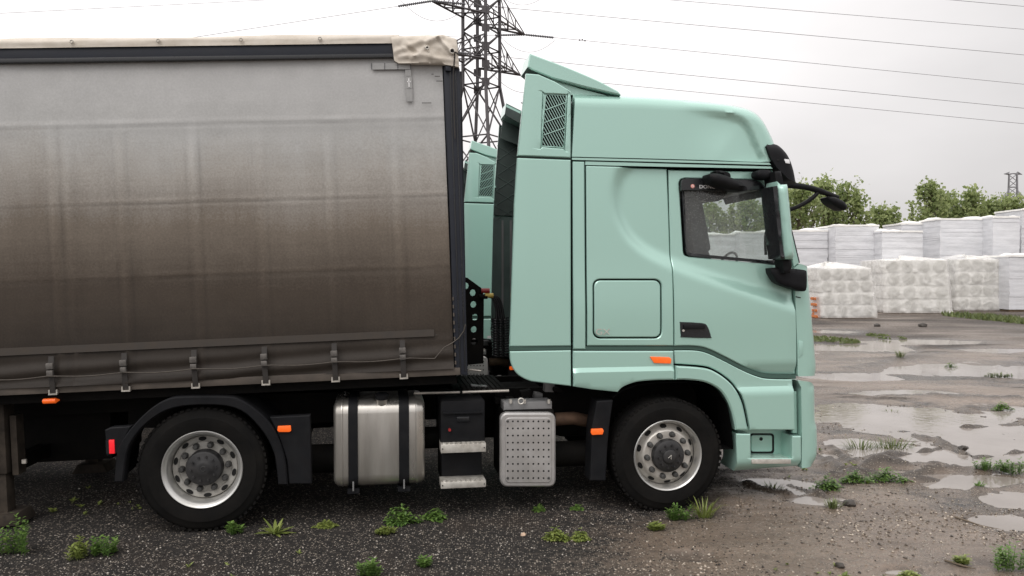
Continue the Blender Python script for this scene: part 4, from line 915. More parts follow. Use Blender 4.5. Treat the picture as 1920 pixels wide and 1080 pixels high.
for ya, yb in ((833.5, 846.5), (904, 912.5)):
    a0 = TF.at(826.5, ya, -0.02); b1 = TF.at(911, yb, -0.02)
    s1 = MB().box(((a0.x + b1.x) / 2, 0.07, (a0.z + b1.z) / 2), (b1.x - a0.x, 0.2, a0.z - b1.z)).build('access_step', M_tread, tractor, bevel=0.004)
    tt = MB()
    for i in range(9): tt.box((a0.x + 0.03 + i * (b1.x - a0.x - 0.06) / 8, -0.01, a0.z + 0.006), (0.022, 0.03, 0.014))
    tt.build('grip_teeth', M_tread, s1)
    for xx in (a0.x + 0.015, b1.x - 0.015): MB().lathe([(0.0005, -0.004), (0.006, -0.004), (0.006, 0.004)], (xx, -0.031, (a0.z + b1.z) / 2), 8).build('rivet', M_nut, s1)
# stainless cover with pressed dots
cx0, cy0, cx1, cy1 = 938, 774, 1043, 914
cov = panel('silencer_cover', uw(rrect(cx0, cy0, cx1, cy1, 13), -0.01), M_steel, tractor, y=-0.01, s=0.05, lip=0.014, lipd=0.016, thick=0.06)
panel('cover_plate', uw(rrect(cx0 + 8, cy0 + 8, cx1 - 8, cy1 - 8, 9), -0.01), M_steel, cov, y=-0.018, s=0.1, lip=0.008, lipd=0.01, thick=0.02)
dots = MB(); rims = MB()
for i in range(9):
    for j in range(9):
        cc = TF.at(952 + i * 9.6, 790 + j * 13.3, -0.018)
        big = (i in (0, 8) and j in (0, 8))
        if big: MB().lathe([(0.0005, -0.008), (0.009, -0.008), (0.012, 0)], (cc.x, -0.019, cc.z), 12).build('cover_bolt', M_nut, cov)
        else: dots.disc((cc.x, -0.0188, cc.z), 0.0085, 0.0085, 10)
tag(dots.build('perforations', M_hole, cov, fixn=False), kind='stuff')
a0 = TF.at(943, 770, 0.08); b1 = TF.at(1040, 905, 0.08)
MB().box(((a0.x + b1.x) / 2, 0.4, (a0.z + b1.z) / 2), (b1.x - a0.x, 0.62, a0.z - b1.z)).build('silencer_box', M_chassis, tractor, bevel=0.03)
a0 = TF.at(945, 755, 0.1); b1 = TF.at(1036, 772, 0.1)
MB().box(((a0.x + b1.x) / 2, 0.22, (a0.z + b1.z) / 2), (b1.x - a0.x, 0.2, a0.z - b1.z)).build('silencer_bracket', M_grey, tractor, bevel=0.01)
for px in (958, 984, 1030):
    c0 = TF.at(px, 757, 0.08); MB().tube([(c0.x, 0.1, c0.z), (c0.x, 0.1, c0.z + 0.035)], 0.014, 8).build('bracket_bolt', M_tread, tractor)
c0 = TF.at(977, 752, 0.08); MB().tube([(c0.x + 0.025 * math.cos(a), 0.08, c0.z + 0.025 * math.sin(a)) for a in np.linspace(0, 6.28, 17)[:-1]], 0.006, 6, closed=True).build('lifting_eye', M_tread, tractor)
MB().tube([TF.at(1040, 786, 0.35), TF.at(1075, 784, 0.35), TF.at(1105, 790, 0.5)], 0.06, 14).build('exhaust_pipe', M_rust, tractor, smooth=50)
# mudflap ahead of the front wheel's trailing edge
fl = side('front_mudflap', uw([(1119, 752), (1150, 750), (1143, 800), (1139, 850), (1136, 902), (1106, 902), (1110, 800)], 0.02), M_black, tractor, y=0.02, s=0.1, thick=0.2)
o = MB().prism(uw([(1109, 804.5), (1130, 803.5), (1132, 808), (1130, 814.5), (1110, 815.5), (1108, 811)], -0.0), -0.004, 0.02).build('side_marker_lamp', M_amber, fl, bevel=0.004)
# catwalk behind the cab
a0 = TF.at(776, 739, 0.15); b1 = TF.at(955, 733, 0.15)
MB().tube([TF.at(776, 737.5, 0.2), TF.at(862, 735.5, 0.2)], 0.011, 8).build('catwalk_edge', M_bucklem, tractor)
MB().tube([TF.at(867, 735.5, 0.2), TF.at(954, 732.5, 0.2)], 0.012, 8).build('catwalk_edge', M_bucklem, tractor)
for i in range(9):
    p0 = TF.at(872 + i * 9.5, 731, 0.24); MB().box((p0.x, 0.75, p0.z), (0.035, 1.0, 0.012)).build('catwalk_slat', M_chassis, tractor)
for i in range(7):
    p0 = TF.at(850 + i * 9, 752, 0.12); MB().box((p0.x, 0.3, p0.z), (0.018, 0.36, 0.012)).build('box_rib', M_chassis, tractor)
c0 = TF.at(890, 700, 0.3); MB().tube([(c0.x - 0.1, 0.35, c0.z), (c0.x - 0.04, 0.33, c0.z + 0.03), (c0.x + 0.06, 0.3, c0.z + 0.02)], 0.009, 6).build('catwalk_grip', M_bucklem, tractor)
# air line stand, couplings and coiled hoses
STY = 0.7
cps = [(874, 536), (887, 549), (888, 571), (891, 595), (889, 618), (889, 641)]
stand = panel('hose_stand', uw([(868, 520), (876, 520), (905, 541), (908, 560), (907, 682), (866, 686)], STY), M_chassis, tractor, y=STY, s=0.1, thick=0.05, lip=0.004, back=True,
              holes=[uw([(x_ + 5.5 * math.cos(k * 0.7854), y_ + 6 * math.sin(k * 0.7854)) for k in range(8)], STY) for x_, y_ in cps])
for k, (dx, dy, mm) in enumerate(((0, 0, M_redc), (7, 9, M_yelc), (-4, 11, M_chassis))):
    p0 = TF.at(912 + dx, 545 + dy, STY - 0.03); MB().tube([p0 + Vector((-0.05, 0, 0)), p0 + Vector((0.03, 0, 0.0))], 0.024, 10).build('air_coupling', mm, stand, smooth=40)
for k in range(4):
    pts = [TF.at(a, b_, STY + 0.03 * k) for a, b_ in catmull([(910 + 3 * k, 556 - k), (924 + 4 * k, 560), (931 + 4 * k, 585), (929 + 6 * k, 610)], 4)]
    MB().tube(pts, 0.011, 8).build('air_hose', M_hose, stand, smooth=60)
for k in range(3):
    c0 = TF.at(929 + 9 * k, 596, STY + 0.05 * k); c1 = TF.at(930 + 9 * k, 668, STY + 0.05 * k); pts = []
    for i in range(15 * 12 + 1):
        t_ = i / (15 * 12); a = 2 * math.pi * 15 * t_; pts.append((c0.x + (c1.x - c0.x) * t_ + 0.034 * math.cos(a), c0.y + 0.034 * math.sin(a), c0.z + (c1.z - c0.z) * t_))
    MB().tube(pts, 0.0075, 6).build('coiled_hose', M_hose, stand, smooth=60)
p0 = TF.at(917, 632, STY); MB().box((p0.x, p0.y, p0.z), (0.035, 0.01, 0.025)).build('hose_tag', M_white, stand)
# underside clutter: air tanks, valves and brackets behind the sills
for (px, py, y0, r_, l_) in ((590, 860, 0.5, 0.13, 0.7), (1075, 850, 0.45, 0.12, 0.5), (812, 820, 0.5, 0.1, 0.3)):
    p0 = TF.at(px, py, y0); MB().tube([p0 - Vector((l_ / 2, 0, 0)), p0 - Vector((l_ / 2 - 0.05, 0, 0)), p0 + Vector((l_ / 2 - 0.05, 0, 0)), p0 + Vector((l_ / 2, 0, 0))], [r_ * 0.6, r_, r_, r_ * 0.6], 16).build('air_tank', M_chassis, tractor, smooth=40)
for i in range(16):
    p0 = TF.at(random.uniform(880, 1060), random.uniform(722, 756), random.uniform(0.35, 0.8)); MB().box(p0, (random.uniform(0.04, 0.12), 0.1, random.uniform(0.03, 0.08)), Matrix.Rotation(random.uniform(-0.3, 0.3), 3, 'Y')).build('valve', random.choice([M_chassis, M_grey, M_chassis]), tractor, bevel=0.008)

SEAM = uw([(1072, 300)])[0][0]; MIRROR.append(tank)
# far side of the truck: the same panels, mirrored
for o in MIRROR:
    c = copy_tree(o, tractor, True); c.scale = (1, -1, 1); c.location.y = W
    if o.name.split('.')[0] in ('deflector_upper', 'deflector_lower', 'deflector_skirt', 'deflector_stripe', 'vent_grille', 'deflector_liner', 'roof_spoiler', 'spoiler_strut', 'strut_liner'):
        c.scale.x = 0.7; c.location.x = 0.3 * SEAM   # the far deflector is shorter

# the neighbour: the same model parked alongside, beyond this one
sp0 = TF.at(995, 97, 0.06); dz = sp0.z - CAM_H; d = dz / ((HZ - 262) / FPX); sx_ = (886 - 960) / FPX * d
rt_ = Matrix.Rotation(YAW, 3, 'Z') @ Vector((sp0.x, sp0.y, 0))
nb = copy_tree(tractor); nb.location = (sx_ - rt_.x, d - rt_.y, 0)
tag(nb, 'second mint green tractor unit mostly hidden behind the front one', 'truck', 'mint green tractor units')

# ------------------------------------------------------------------ curtain-side trailer
TY, TP = R(5.0), math.atan(0.0372)
K = Vector((A.x + 0.4 * math.cos(YAW), A.y + 0.4 * math.sin(YAW), 0))
TM = Matrix.Translation(K) @ Matrix.Rotation(TY, 4, 'Z') @ Matrix.Rotation(-TP, 4, 'Y')
trailer = empty('curtain_trailer'); trailer.matrix_world = TM; RF = Frame(TM)
tag(trailer, 'grey curtain-side trailer caked with brown road dirt along its lower half', 'trailer')
tw = RF.uw; TWID = 2.55; REAR = -11.6
def line(p, q, x):                             # z on a line through two photo points on the trailer's flank, at local x
    a, b_ = tw([p, q]); return a[1] + (b_[1] - a[1]) * (x - a[0]) / (b_[0] - a[0])
ztop = lambda x: line((0, 119), (600, 110), x)
zbot = lambda x: line((0, 728), (853, 690), x)
zrail = lambda x: line((0, 741), (853, 702.5), x)
zw0 = lambda x: line((0, 667), (815, 630), x); zw1 = lambda x: line((0, 653), (815, 617), x)
xf = tw([(840, 400)])[0][0]
xs_ = np.concatenate([np.arange(REAR, -3.2, 0.4), np.arange(-3.2, xf, 0.022)]); xs_ = np.append(xs_, xf)
ns = 150; ss = np.linspace(0, 1, ns)
ridge_x = [tw([(px, 400)])[0][0] for px in (100, 131, 228, 365, 490, 620, 745)] + [-4.2, -5.1, -6, -6.9]
slat_s = [[(ztop(x) - line(p, q_, x)) / (ztop(x) - zbot(x)) for x in (0,)][0] for p, q_ in (((0, 243), (800, 222)), ((0, 383), (800, 374)), ((0, 522), (800, 510)))]
strap_px = [103, 239, 369, 500, 630, 757]; strap_x = [tw([(px, 690)])[0][0] for px in strap_px]
stp_d = strap_x[0] - strap_x[1]
XX, SS = np.meshgrid(xs_, ss); ZT = np.array([ztop(x) for x in xs_]); ZB = np.array([zbot(x) for x in xs_]); ZZ = ZT[None] + (ZB - ZT)[None] * SS
YY = np.zeros_like(XX)
for i, rx in enumerate(ridge_x):
    wob = 0.012 * fbm(SS * 4, np.full_like(SS, i * 3.3), 400 + i, 3)
    YY -= (0.012 if i in (0, 2) else 0.0085) * np.exp(-((XX - rx - wob) / 0.02) ** 2) * sstep(0.16, 0.36, SS) * (0.5 + 1.2 * vnoise(SS * 6, np.full_like(SS, i * 7.7), 410))
for i, sv in enumerate(slat_s):
    off = SS - sv + 0.002 * fbm(XX * 3, np.full_like(XX, i * 5.0), 430 + i, 4)
    YY += 0.0042 * np.exp(-(off / 0.0035) ** 2) * (0.05 + 1.5 * vnoise(XX * 2.2, np.full_like(XX, i * 9.0), 440 + i))
    YY -= 0.003 * np.exp(-((off + 0.008) / 0.006) ** 2) * vnoise(XX * 3.1, np.full_like(XX, i * 4.0), 445 + i)
YY += 0.018 * fbm(XX * 0.9, ZZ * 1.3, 450, 5, 0.5) + 0.008 * fbm(XX * 4, ZZ * 1.5, 460, 4)
YY += 0.010 * fbm(XX * 2.2 + ZZ * 1.4, ZZ * 1.2 - XX * 0.6, 465, 4) * sstep(0.6, 1.0, SS)
YY += 0.02 * fbm(XX * 1.6, ZZ * 1.6, 468, 5) * sstep(0.5, 1.6, XX) * sstep(0.4, 0.9, SS)
vs_ = np.clip((SS - 0.885) / 0.115, 0, 1)      # valance hangs in shallow folds towards the rail
YY += vs_ * (0.016 * np.sin((ZZ - 0.045 * XX) * 42 + 3 * fbm(XX * 1.2, ZZ, 470, 3)) * sstep(0.0, 0.4, vs_) - 0.02 * vs_)
YY -= 0.02 * vs_
nxc = len(xs_)
v = np.c_[XX.ravel(), YY.ravel(), ZZ.ravel()]
i0 = (np.arange(ns - 1)[:, None] * nxc + np.arange(nxc - 1)[None, :]).ravel(); f = np.c_[i0, i0 + nxc, i0 + nxc + 1, i0 + 1]
cur_me = mesh('curtain', v.tolist(), f.tolist(), 80)
# seam tones: paler on the ridges, darker along their edges and in the stitched joins
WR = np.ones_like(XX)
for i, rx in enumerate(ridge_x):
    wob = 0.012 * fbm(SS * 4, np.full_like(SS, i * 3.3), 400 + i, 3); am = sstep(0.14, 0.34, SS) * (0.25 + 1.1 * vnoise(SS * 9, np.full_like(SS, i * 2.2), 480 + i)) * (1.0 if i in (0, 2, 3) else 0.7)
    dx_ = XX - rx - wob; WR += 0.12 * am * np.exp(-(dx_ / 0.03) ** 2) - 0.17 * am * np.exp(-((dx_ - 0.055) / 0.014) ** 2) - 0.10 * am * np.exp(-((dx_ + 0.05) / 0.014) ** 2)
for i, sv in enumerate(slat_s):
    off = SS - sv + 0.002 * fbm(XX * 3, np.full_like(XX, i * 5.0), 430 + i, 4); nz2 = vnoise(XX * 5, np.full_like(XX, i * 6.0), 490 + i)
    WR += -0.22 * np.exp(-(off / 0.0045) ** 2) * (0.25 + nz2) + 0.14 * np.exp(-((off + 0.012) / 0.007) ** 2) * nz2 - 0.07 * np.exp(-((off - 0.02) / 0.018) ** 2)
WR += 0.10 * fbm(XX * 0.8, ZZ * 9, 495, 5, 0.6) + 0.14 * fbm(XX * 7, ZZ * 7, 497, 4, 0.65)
at = cur_me.attributes.new('seam_tone', 'FLOAT', 'POINT'); at.data.foreach_set('value', np.clip(WR, 0.4, 1.5).ravel().astype(np.float32))

# curtain cloth: pale grey, with a thick film of road dirt that thins out upwards
mc = bpy.data.materials.new('curtain_cloth'); mc.use_nodes = True; t = mc.node_tree; b = t.nodes['Principled BSDF']
tcx = N(t, 'ShaderNodeTexCoord'); O = tcx.outputs['Object']; sep = N(t, 'ShaderNodeSeparateXYZ'); L(t, O, sep.inputs[0])
mpx = N(t, 'ShaderNodeMapping'); L(t, O, mpx.inputs[0]); mpx.inputs['Scale'].default_value = (1.0, 1, 0.35)
n1 = noise(t, mpx.outputs[0], 1.4, 8, 0.6)
mpy = N(t, 'ShaderNodeMapping'); L(t, O, mpy.inputs[0]); mpy.inputs['Scale'].default_value = (16, 1, 0.5); n2 = noise(t, mpy.outputs[0], 1.0, 5, 0.6)
mpz = N(t, 'ShaderNodeMapping'); L(t, O, mpz.inputs[0]); mpz.inputs['Scale'].default_value = (0.7, 1, 22); n2b = noise(t, mpz.outputs[0], 1.0, 5, 0.6)
n3 = noise(t, O, 60, 4, 0.7)
def madd(a, k, c):
    m = N(t, 'ShaderNodeMath', operation='MULTIPLY_ADD'); L(t, a, m.inputs[0]); m.inputs[1].default_value = k
    if hasattr(c, 'links'): L(t, c, m.inputs[2])
    else: m.inputs[2].default_value = c
    return m.outputs[0]
h = madd(n1.outputs[0], 0.6, madd(n2.outputs[0], 0.1, madd(n2b.outputs[0], 0.16, madd(n3.outputs[0], 0.32, sep.outputs['Z']))))
h = madd(sep.outputs['X'], 0.055, h)
cr = N(t, 'ShaderNodeValToRGB'); L(t, ramp(t, h, 1.7, 4.2, 0, 1).outputs[0], cr.inputs[0]); el = cr.color_ramp.elements
stops = [(0.0, (0.0175, 0.013, 0.0095)), (0.16, (0.0245, 0.0183, 0.0133)), (0.36, (0.056, 0.0425, 0.0315)), (0.56, (0.15, 0.125, 0.1)), (0.72, (0.32, 0.302, 0.276)), (0.85, (0.4, 0.4, 0.39)), (1.0, (0.43, 0.43, 0.425))]
el[0].position = 0; el[0].color = (*stops[0][1], 1); el[1].position = 1; el[1].color = (*stops[-1][1], 1)
for p_, c_ in stops[1:-1]: e = el.new(p_); e.color = (*c_, 1)
sc = ramp(t, n3.outputs[0], 0.3, 0.7, 0.93, 1.07)
mm = N(t, 'ShaderNodeMix', data_type='RGBA', blend_type='MULTIPLY'); mm.inputs[0].default_value = 1; L(t, cr.outputs[0], mm.inputs[6]); L(t, sc.outputs[0], mm.inputs[7])
wa = N(t, 'ShaderNodeAttribute', attribute_name='seam_tone'); wm = N(t, 'ShaderNodeMix', data_type='RGBA', blend_type='MULTIPLY'); wm.inputs[0].default_value = 1
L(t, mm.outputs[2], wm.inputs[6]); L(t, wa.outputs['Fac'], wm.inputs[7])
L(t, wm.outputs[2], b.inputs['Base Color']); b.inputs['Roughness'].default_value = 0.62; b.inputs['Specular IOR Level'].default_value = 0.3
bp = N(t, 'ShaderNodeBump'); L(t, n3.outputs[0], bp.inputs['Height']); bp.inputs['Strength'].default_value = 0.12; bp.inputs['Distance'].default_value = 0.004; L(t, bp.outputs[0], b.inputs['Normal'])
curtain = link('curtain', cur_me, mc, trailer)
# stitched hem band
hem = MB(); hx = np.arange(-9, xf - 0.08, 0.12); vv = []
for x in hx:
    w_ = 0.003 * math.sin(x * 7); vv += [(x, -0.014 + w_, zw1(x)), (x, -0.02 + w_, zw0(x))]
hem.add(vv, [[2 * i, 2 * i + 1, 2 * i + 3, 2 * i + 2] for i in range(len(hx) - 1)])
hem.build('hem_band', mat('dusty_hem', (0.038, 0.03, 0.023), 0.75, vary=0.3, vscale=9, dirt=(0.04, 0.032, 0.026), dirt_amt=0.7, dscale=12), curtain, fixn=False)
# reflective tape in the upper front corner
tp = [[(697, 118.5), (721, 118.3), (721, 130.3), (697, 130.5)], [(721.8, 118.3), (745.5, 118), (745.5, 130), (721.8, 130.3)], [(746.3, 118), (769.5, 118), (770, 130), (746.3, 130)],
      [(759.5, 131), (770.5, 131), (771, 142.5), (760, 142.5)], [(760.2, 143.5), (772, 143.5), (772.5, 166), (761, 166)], [(761.2, 167), (773, 167), (773.5, 190), (762, 190)]]
for q_ in tp: MB().prism(tw(q_, -0.02), -0.022, -0.018).build('reflective_tape', M_tape, curtain)
for q_ in ([(765.5, 147), (767.3, 147), (768, 163), (766.2, 163)], [(763.5, 152), (769.8, 152), (769.8, 154), (763.5, 154)]):
    MB().prism(tw(q_, -0.024), -0.0245, -0.023).build('tape_mark', M_white, curtain)
for px in (697, 721.4, 746, 770):
    MB().prism(tw([(px - 0.5, 118), (px + 0.5, 118), (px + 0.5, 130.5), (px - 0.5, 130.5)], -0.024), -0.0245, -0.023).build('tape_edge', M_rail, curtain)
for (px, py, l_) in ((820, 143, 5), (824, 152, 6), (811, 139, 2), (800, 193, 9), (818, 628, 3)):
    MB().prism(tw([(px - l_, py - 0.6), (px + l_, py - 0.6), (px + l_, py + 0.6), (px - l_, py + 0.6)], -0.02), -0.021, -0.018).build('scuff', M_strap, curtain)
# body behind the curtain, curtain rail, side rail
bd = MB(); bd.add([(x, y_, z_) for x in (REAR, xf + 0.1) for y_, z_ in ((0.06, zrail(x) + 0.02), (TWID - 0.06, zrail(x) + 0.02), (TWID - 0.06, ztop(x) + 0.1), (0.06, ztop(x) + 0.1))], [[0, 1, 2, 3], [7, 6, 5, 4], [0, 4, 5, 1], [1, 5, 6, 2], [2, 6, 7, 3], [3, 7, 4, 0]])
bd.build('load_body', M_rail, trailer)
xr = tw([(736, 100)])[0][0]
def strip(name, zl, zh, y0, y1, x0, x1, m, bevel=0.006):
    v = [(x, y_, (zl if k == 0 else zh)(x)) for x in (x0, x1) for y_ in (y0, y1) for k in (0, 1)]
    return MB().add(v, [[0, 1, 3, 2], [4, 6, 7, 5], [0, 4, 5, 1], [2, 3, 7, 6], [0, 2, 6, 4], [1, 5, 7, 3]]).build(name, m, trailer, bevel=bevel)
rl = strip('curtain_rail', lambda x: line((0, 120), (600, 111), x), lambda x: line((0, 92), (600, 84.5), x), -0.035, 0.1, REAR, xf + 0.02, M_rail)
strip('rail_lip', lambda x: line((0, 121), (600, 112), x), lambda x: line((0, 113), (600, 105), x), -0.045, 0.0, REAR, xf - 0.02, M_gblack, 0.003)
strip('side_rail', zrail, lambda x: line((0, 726), (853, 689), x), -0.03, 0.09, REAR, xf + 0.05, M_dirtyrail, 0.004)
strip('side_rail', zrail, lambda x: line((0, 726), (853, 689), x), TWID - 0.09, TWID + 0.03, REAR, xf + 0.05, M_dirtyrail, 0.004)
strip('floor_beam', lambda x: zrail(x) - 0.09, lambda x: zrail(x) + 0.04, 0.1, TWID - 0.1, REAR, xf + 0.02, M_chassis, 0)
for yy in (0.75, 1.7): strip('chassis_beam', lambda x: zrail(x) - 0.3, lambda x: zrail(x) - 0.05, yy, yy + 0.12, REAR, -1.2, M_chassis, 0)
# front corner post and head board
post = MB().prism(tw([(831, 124), (862, 128), (866, 300), (871, 500), (877, 704), (854, 701), (848, 560), (843, 400), (836, 250)]), -0.02, 0.16).build('front_post', M_rail, trailer, bevel=0.012)
for dx in (9, 19):
    a0, b1 = tw([(835 + dx, 135), (855 + dx * 0.9, 695)]); MB().tube([(a0[0], -0.022, a0[1]), (b1[0], -0.022, b1[1])], 0.006, 6).build('post_groove', M_gblack, post)
MB().prism(tw([(835, 126), (846, 126), (846, 136), (835, 135)]), -0.05, 0.0).build('post_bracket', M_rail, post, bevel=0.004)
MB().prism(tw([(861, 131), (865, 150), (864, 260), (861, 280)]), -0.01, 0.05).build('edge_rubber', M_gblack, post)
MB().tube([RF.at(853, 98, -0.09)] + [RF.at(a, b_, -0.05) for a, b_ in ((850, 140), (851, 200), (853, 260))], 0.006, 6).build('tie_cord', M_strap, post)
a0 = tw([(866, 128)])[0]; b1 = tw([(877, 704)])[0]
MB().add([(a0[0], 0.1, a0[1]), (b1[0], 0.1, b1[1]), (b1[0], TWID, b1[1]), (a0[0], TWID, a0[1]), (a0[0] - 0.06, 0.1, a0[1]), (b1[0] - 0.06, 0.1, b1[1]), (b1[0] - 0.06, TWID, b1[1]), (a0[0] - 0.06, TWID, a0[1])],
         [[0, 1, 2, 3], [7, 6, 5, 4], [0, 4, 5, 1], [1, 5, 6, 2], [2, 6, 7, 3], [3, 7, 4, 0]]).build('head_board', M_rail, trailer)
for k in range(9):
    p0 = RF.at(849.5 + 0.6 * k, 560 + 15 * k, -0.03); MB().box((p0.x, -0.024, p0.z), (0.012, 0.01, 0.03)).build('lacing_eye', M_dirtyrail, post)
# roof tarpaulin with its edge folded over, and the loose flap at the front corner
ztp = lambda x: line((0, 75), (600, 67.5), x); zcr = lambda x: line((0, 94), (600, 86), x)
xt = np.concatenate([np.arange(REAR, -3, 0.5), np.arange(-3, xr + 0.08, 0.045)]); prof_n = 9; vv = []; 
for i, x in enumerate(xt):
    zt, zb = ztp(x), zcr(x)
    for k in range(prof_n):
        tt = k / (prof_n - 1); yy = -0.05 + 0.012 * fbm(np.array([x * 2.0]), np.array([tt * 2.0]), 500, 4)[0] + 0.05 * max(0, 0.5 - tt) ** 2 * 4 * 0.5
        vv.append((x, yy, zb + (zt - zb) * (1 - tt) * 1.0 + (0.006 * math.sin(x * 3.3) if k == 0 else 0)))
    vv.append((x, 0.35, zt + 0.03)); vv.append((x, TWID / 2, zt + 0.06)); vv.append((x, TWID - 0.3, zt + 0.03)); vv.append((x, TWID, zt)); vv.append((x, TWID + 0.03, zb))
# order each section from the lower near edge up over the roof
sec = prof_n + 5; vv2 = []
for i in range(len(xt)):
    s_ = vv[i * sec:(i + 1) * sec]; vv2 += s_[:prof_n][::-1] + s_[prof_n:]
tarp = MB().add(vv2, [[i * sec + k, (i + 1) * sec + k, (i + 1) * sec + k + 1, i * sec + k + 1] for i in range(len(xt) - 1) for k in range(sec - 1)]).build('roof_tarpaulin', M_cream, trailer, smooth=70, fixn=False)
for px in (-150, 135, 297, 452, 600):
    p0 = RF.at(px, 80 - px * 0.0125, -0.06); MB().tube([(p0.x + 0.012 * math.cos(a), -0.066, p0.z + 0.012 * math.sin(a)) for a in np.linspace(0, 6.28, 13)[:-1]], 0.005, 5, closed=True).build('eyelet', M_bucklem, tarp)
flap_o = tw([(733, 66.5), (780, 65.5), (826, 63), (834, 65), (856, 73), (858.5, 95), (861, 126), (846, 123), (828, 119.5), (790, 119), (747, 118), (739, 112.5)], -0.06)
def flap_y(V):
    x, z = V[:, 0] * 9, V[:, 1] * 9
    y = -0.03 * fbm(x * 0.5, z * 0.6, 520, 4) * 2 - 0.02 * np.abs(fbm(x * 0.9 + z * 0.6, z * 0.8 - x * 0.4, 530, 4)) * 2
    for (ax, ay, bx, by, amp, wd) in ((742, 98, 790, 78, 0.022, 0.022), (750, 106, 806, 104, 0.018, 0.02), (800, 80, 830, 66, 0.028, 0.02), (760, 88, 782, 101, -0.018, 0.015), (806, 110, 850, 112, 0.016, 0.016), (822, 70, 846, 98, 0.024, 0.016), (770, 112, 798, 90, 0.014, 0.015)):
        a_, b_ = tw([(ax, ay), (bx, by)], -0.06); y = y - amp * np.exp(-(segdist(V, [a_], [b_]) / wd) ** 2)
    zt = np.array([ztp(q_) for q_ in V[:, 0]]); y = y + 0.07 * sstep(0.05, -0.02, zt - V[:, 1])
    return y
fl = panel('tarpaulin_flap', flap_o, M_cream, trailer, y=-0.06, yf=flap_y, s=0.014, lip=0.0, thick=0.06, smooth=80)
for px, py, sz in ((801, 90, 0.013), (848, 96, 0.02)):
    p0 = RF.at(px, py, -0.1); MB().tube([(p0.x + sz * math.cos(a), -0.105, p0.z + sz * math.sin(a)) for a in np.linspace(0, 6.28, 13)[:-1]], 0.006, 6, closed=True).build('eyelet', M_bucklem, fl)
    MB().disc((p0.x, -0.103, p0.z), sz * 0.8, sz * 0.8, 12).build('eyelet_hole', M_hole, fl, fixn=False)
p0 = RF.at(862, 100, 0.0); MB().tube([RF.at(850, 97, -0.11), RF.at(856, 99, -0.1), RF.at(861, 104, -0.02)], 0.006, 6).build('flap_cord', M_strap, fl)
# roof above the flap
a0, b1 = tw([(735, 66), (858, 75)])
MB().add([(a0[0], 0.0, a0[1]), (b1[0], 0.0, b1[1]), (b1[0], TWID, b1[1]), (a0[0], TWID, a0[1] + 0.0), (a0[0], TWID, a0[1] - 0.25), (b1[0], TWID, b1[1] - 0.25), (b1[0], 0.0, b1[1] - 0.25)], [[0, 1, 2, 3], [3, 2, 5, 4], [1, 6, 5, 2]]).build('roof_front_fold', M_cream, trailer)
# buckled straps
def strap(x):
    s0 = MB(); zl = zrail(x); zt = zw0(x) - 0.02; zm = (zl + zt) / 2
    path = [(-0.055, zt), (-0.062, zt - 0.05), (-0.075, zm + 0.03), (-0.07, zm - 0.03), (-0.06, zl + 0.05), (-0.045, zl - 0.0)]
    v = []
    for y_, z_ in path: v += [(x - 0.021, y_, z_), (x + 0.021, y_, z_), (x + 0.021, y_ + 0.012, z_), (x - 0.021, y_ + 0.012, z_)]
    f = [[i * 4 + k, i * 4 + (k + 1) % 4, (i + 1) * 4 + (k + 1) % 4, (i + 1) * 4 + k] for i in range(5) for k in range(4)] + [[0, 1, 2, 3], [20, 21, 22, 23]]
    so_ = s0.add(v, f).build('strap', M_strap, trailer, smooth=30)
    bk_ = MB(); bk_.box((x, -0.082, zm + 0.075), (0.056, 0.03, 0.05)); bk_.box((x, -0.088, zm + 0.02), (0.05, 0.022, 0.045)); bk_.build('buckle', mat('buckle_steel', (0.13, 0.12, 0.11), 0.5, 0.5, vary=0.3, vscale=20), so_, bevel=0.008)
    hk = MB(); hk.box((x - 0.029, -0.046, zl + 0.012), (0.01, 0.02, 0.04)); hk.box((x + 0.029, -0.046, zl + 0.012), (0.01, 0.02, 0.04)); hk.box((x, -0.048, zl - 0.004), (0.068, 0.024, 0.012)); hk.build('hook', M_bucklem, so_)
for x in strap_x: strap(x)
for k in range(1, 9): strap(strap_x[0] + k * stp_d)
cp = []
for i in range(60):
    x = -4.5 + (tw([(815, 660)])[0][0] + 4.5) * i / 59; ph = ((x - strap_x[0]) / -stp_d) % 1.0
    cp.append((x, -0.10 + 0.03 * math.sin(math.pi * ph), line((0, 707), (757, 669), x) - 0.02 * math.sin(math.pi * ph)))
cp += [tuple(RF.at(a, b_, -0.05)) for a, b_ in ((832, 652), (848, 643), (860, 634), (870, 620), (873, 608))]
MB().tube(cp, 0.005, 6).build('customs_cable', mat('steel_cable', (0.07, 0.06, 0.05), 0.5, 0.5, vary=0.3, vscale=30), trailer, smooth=60)
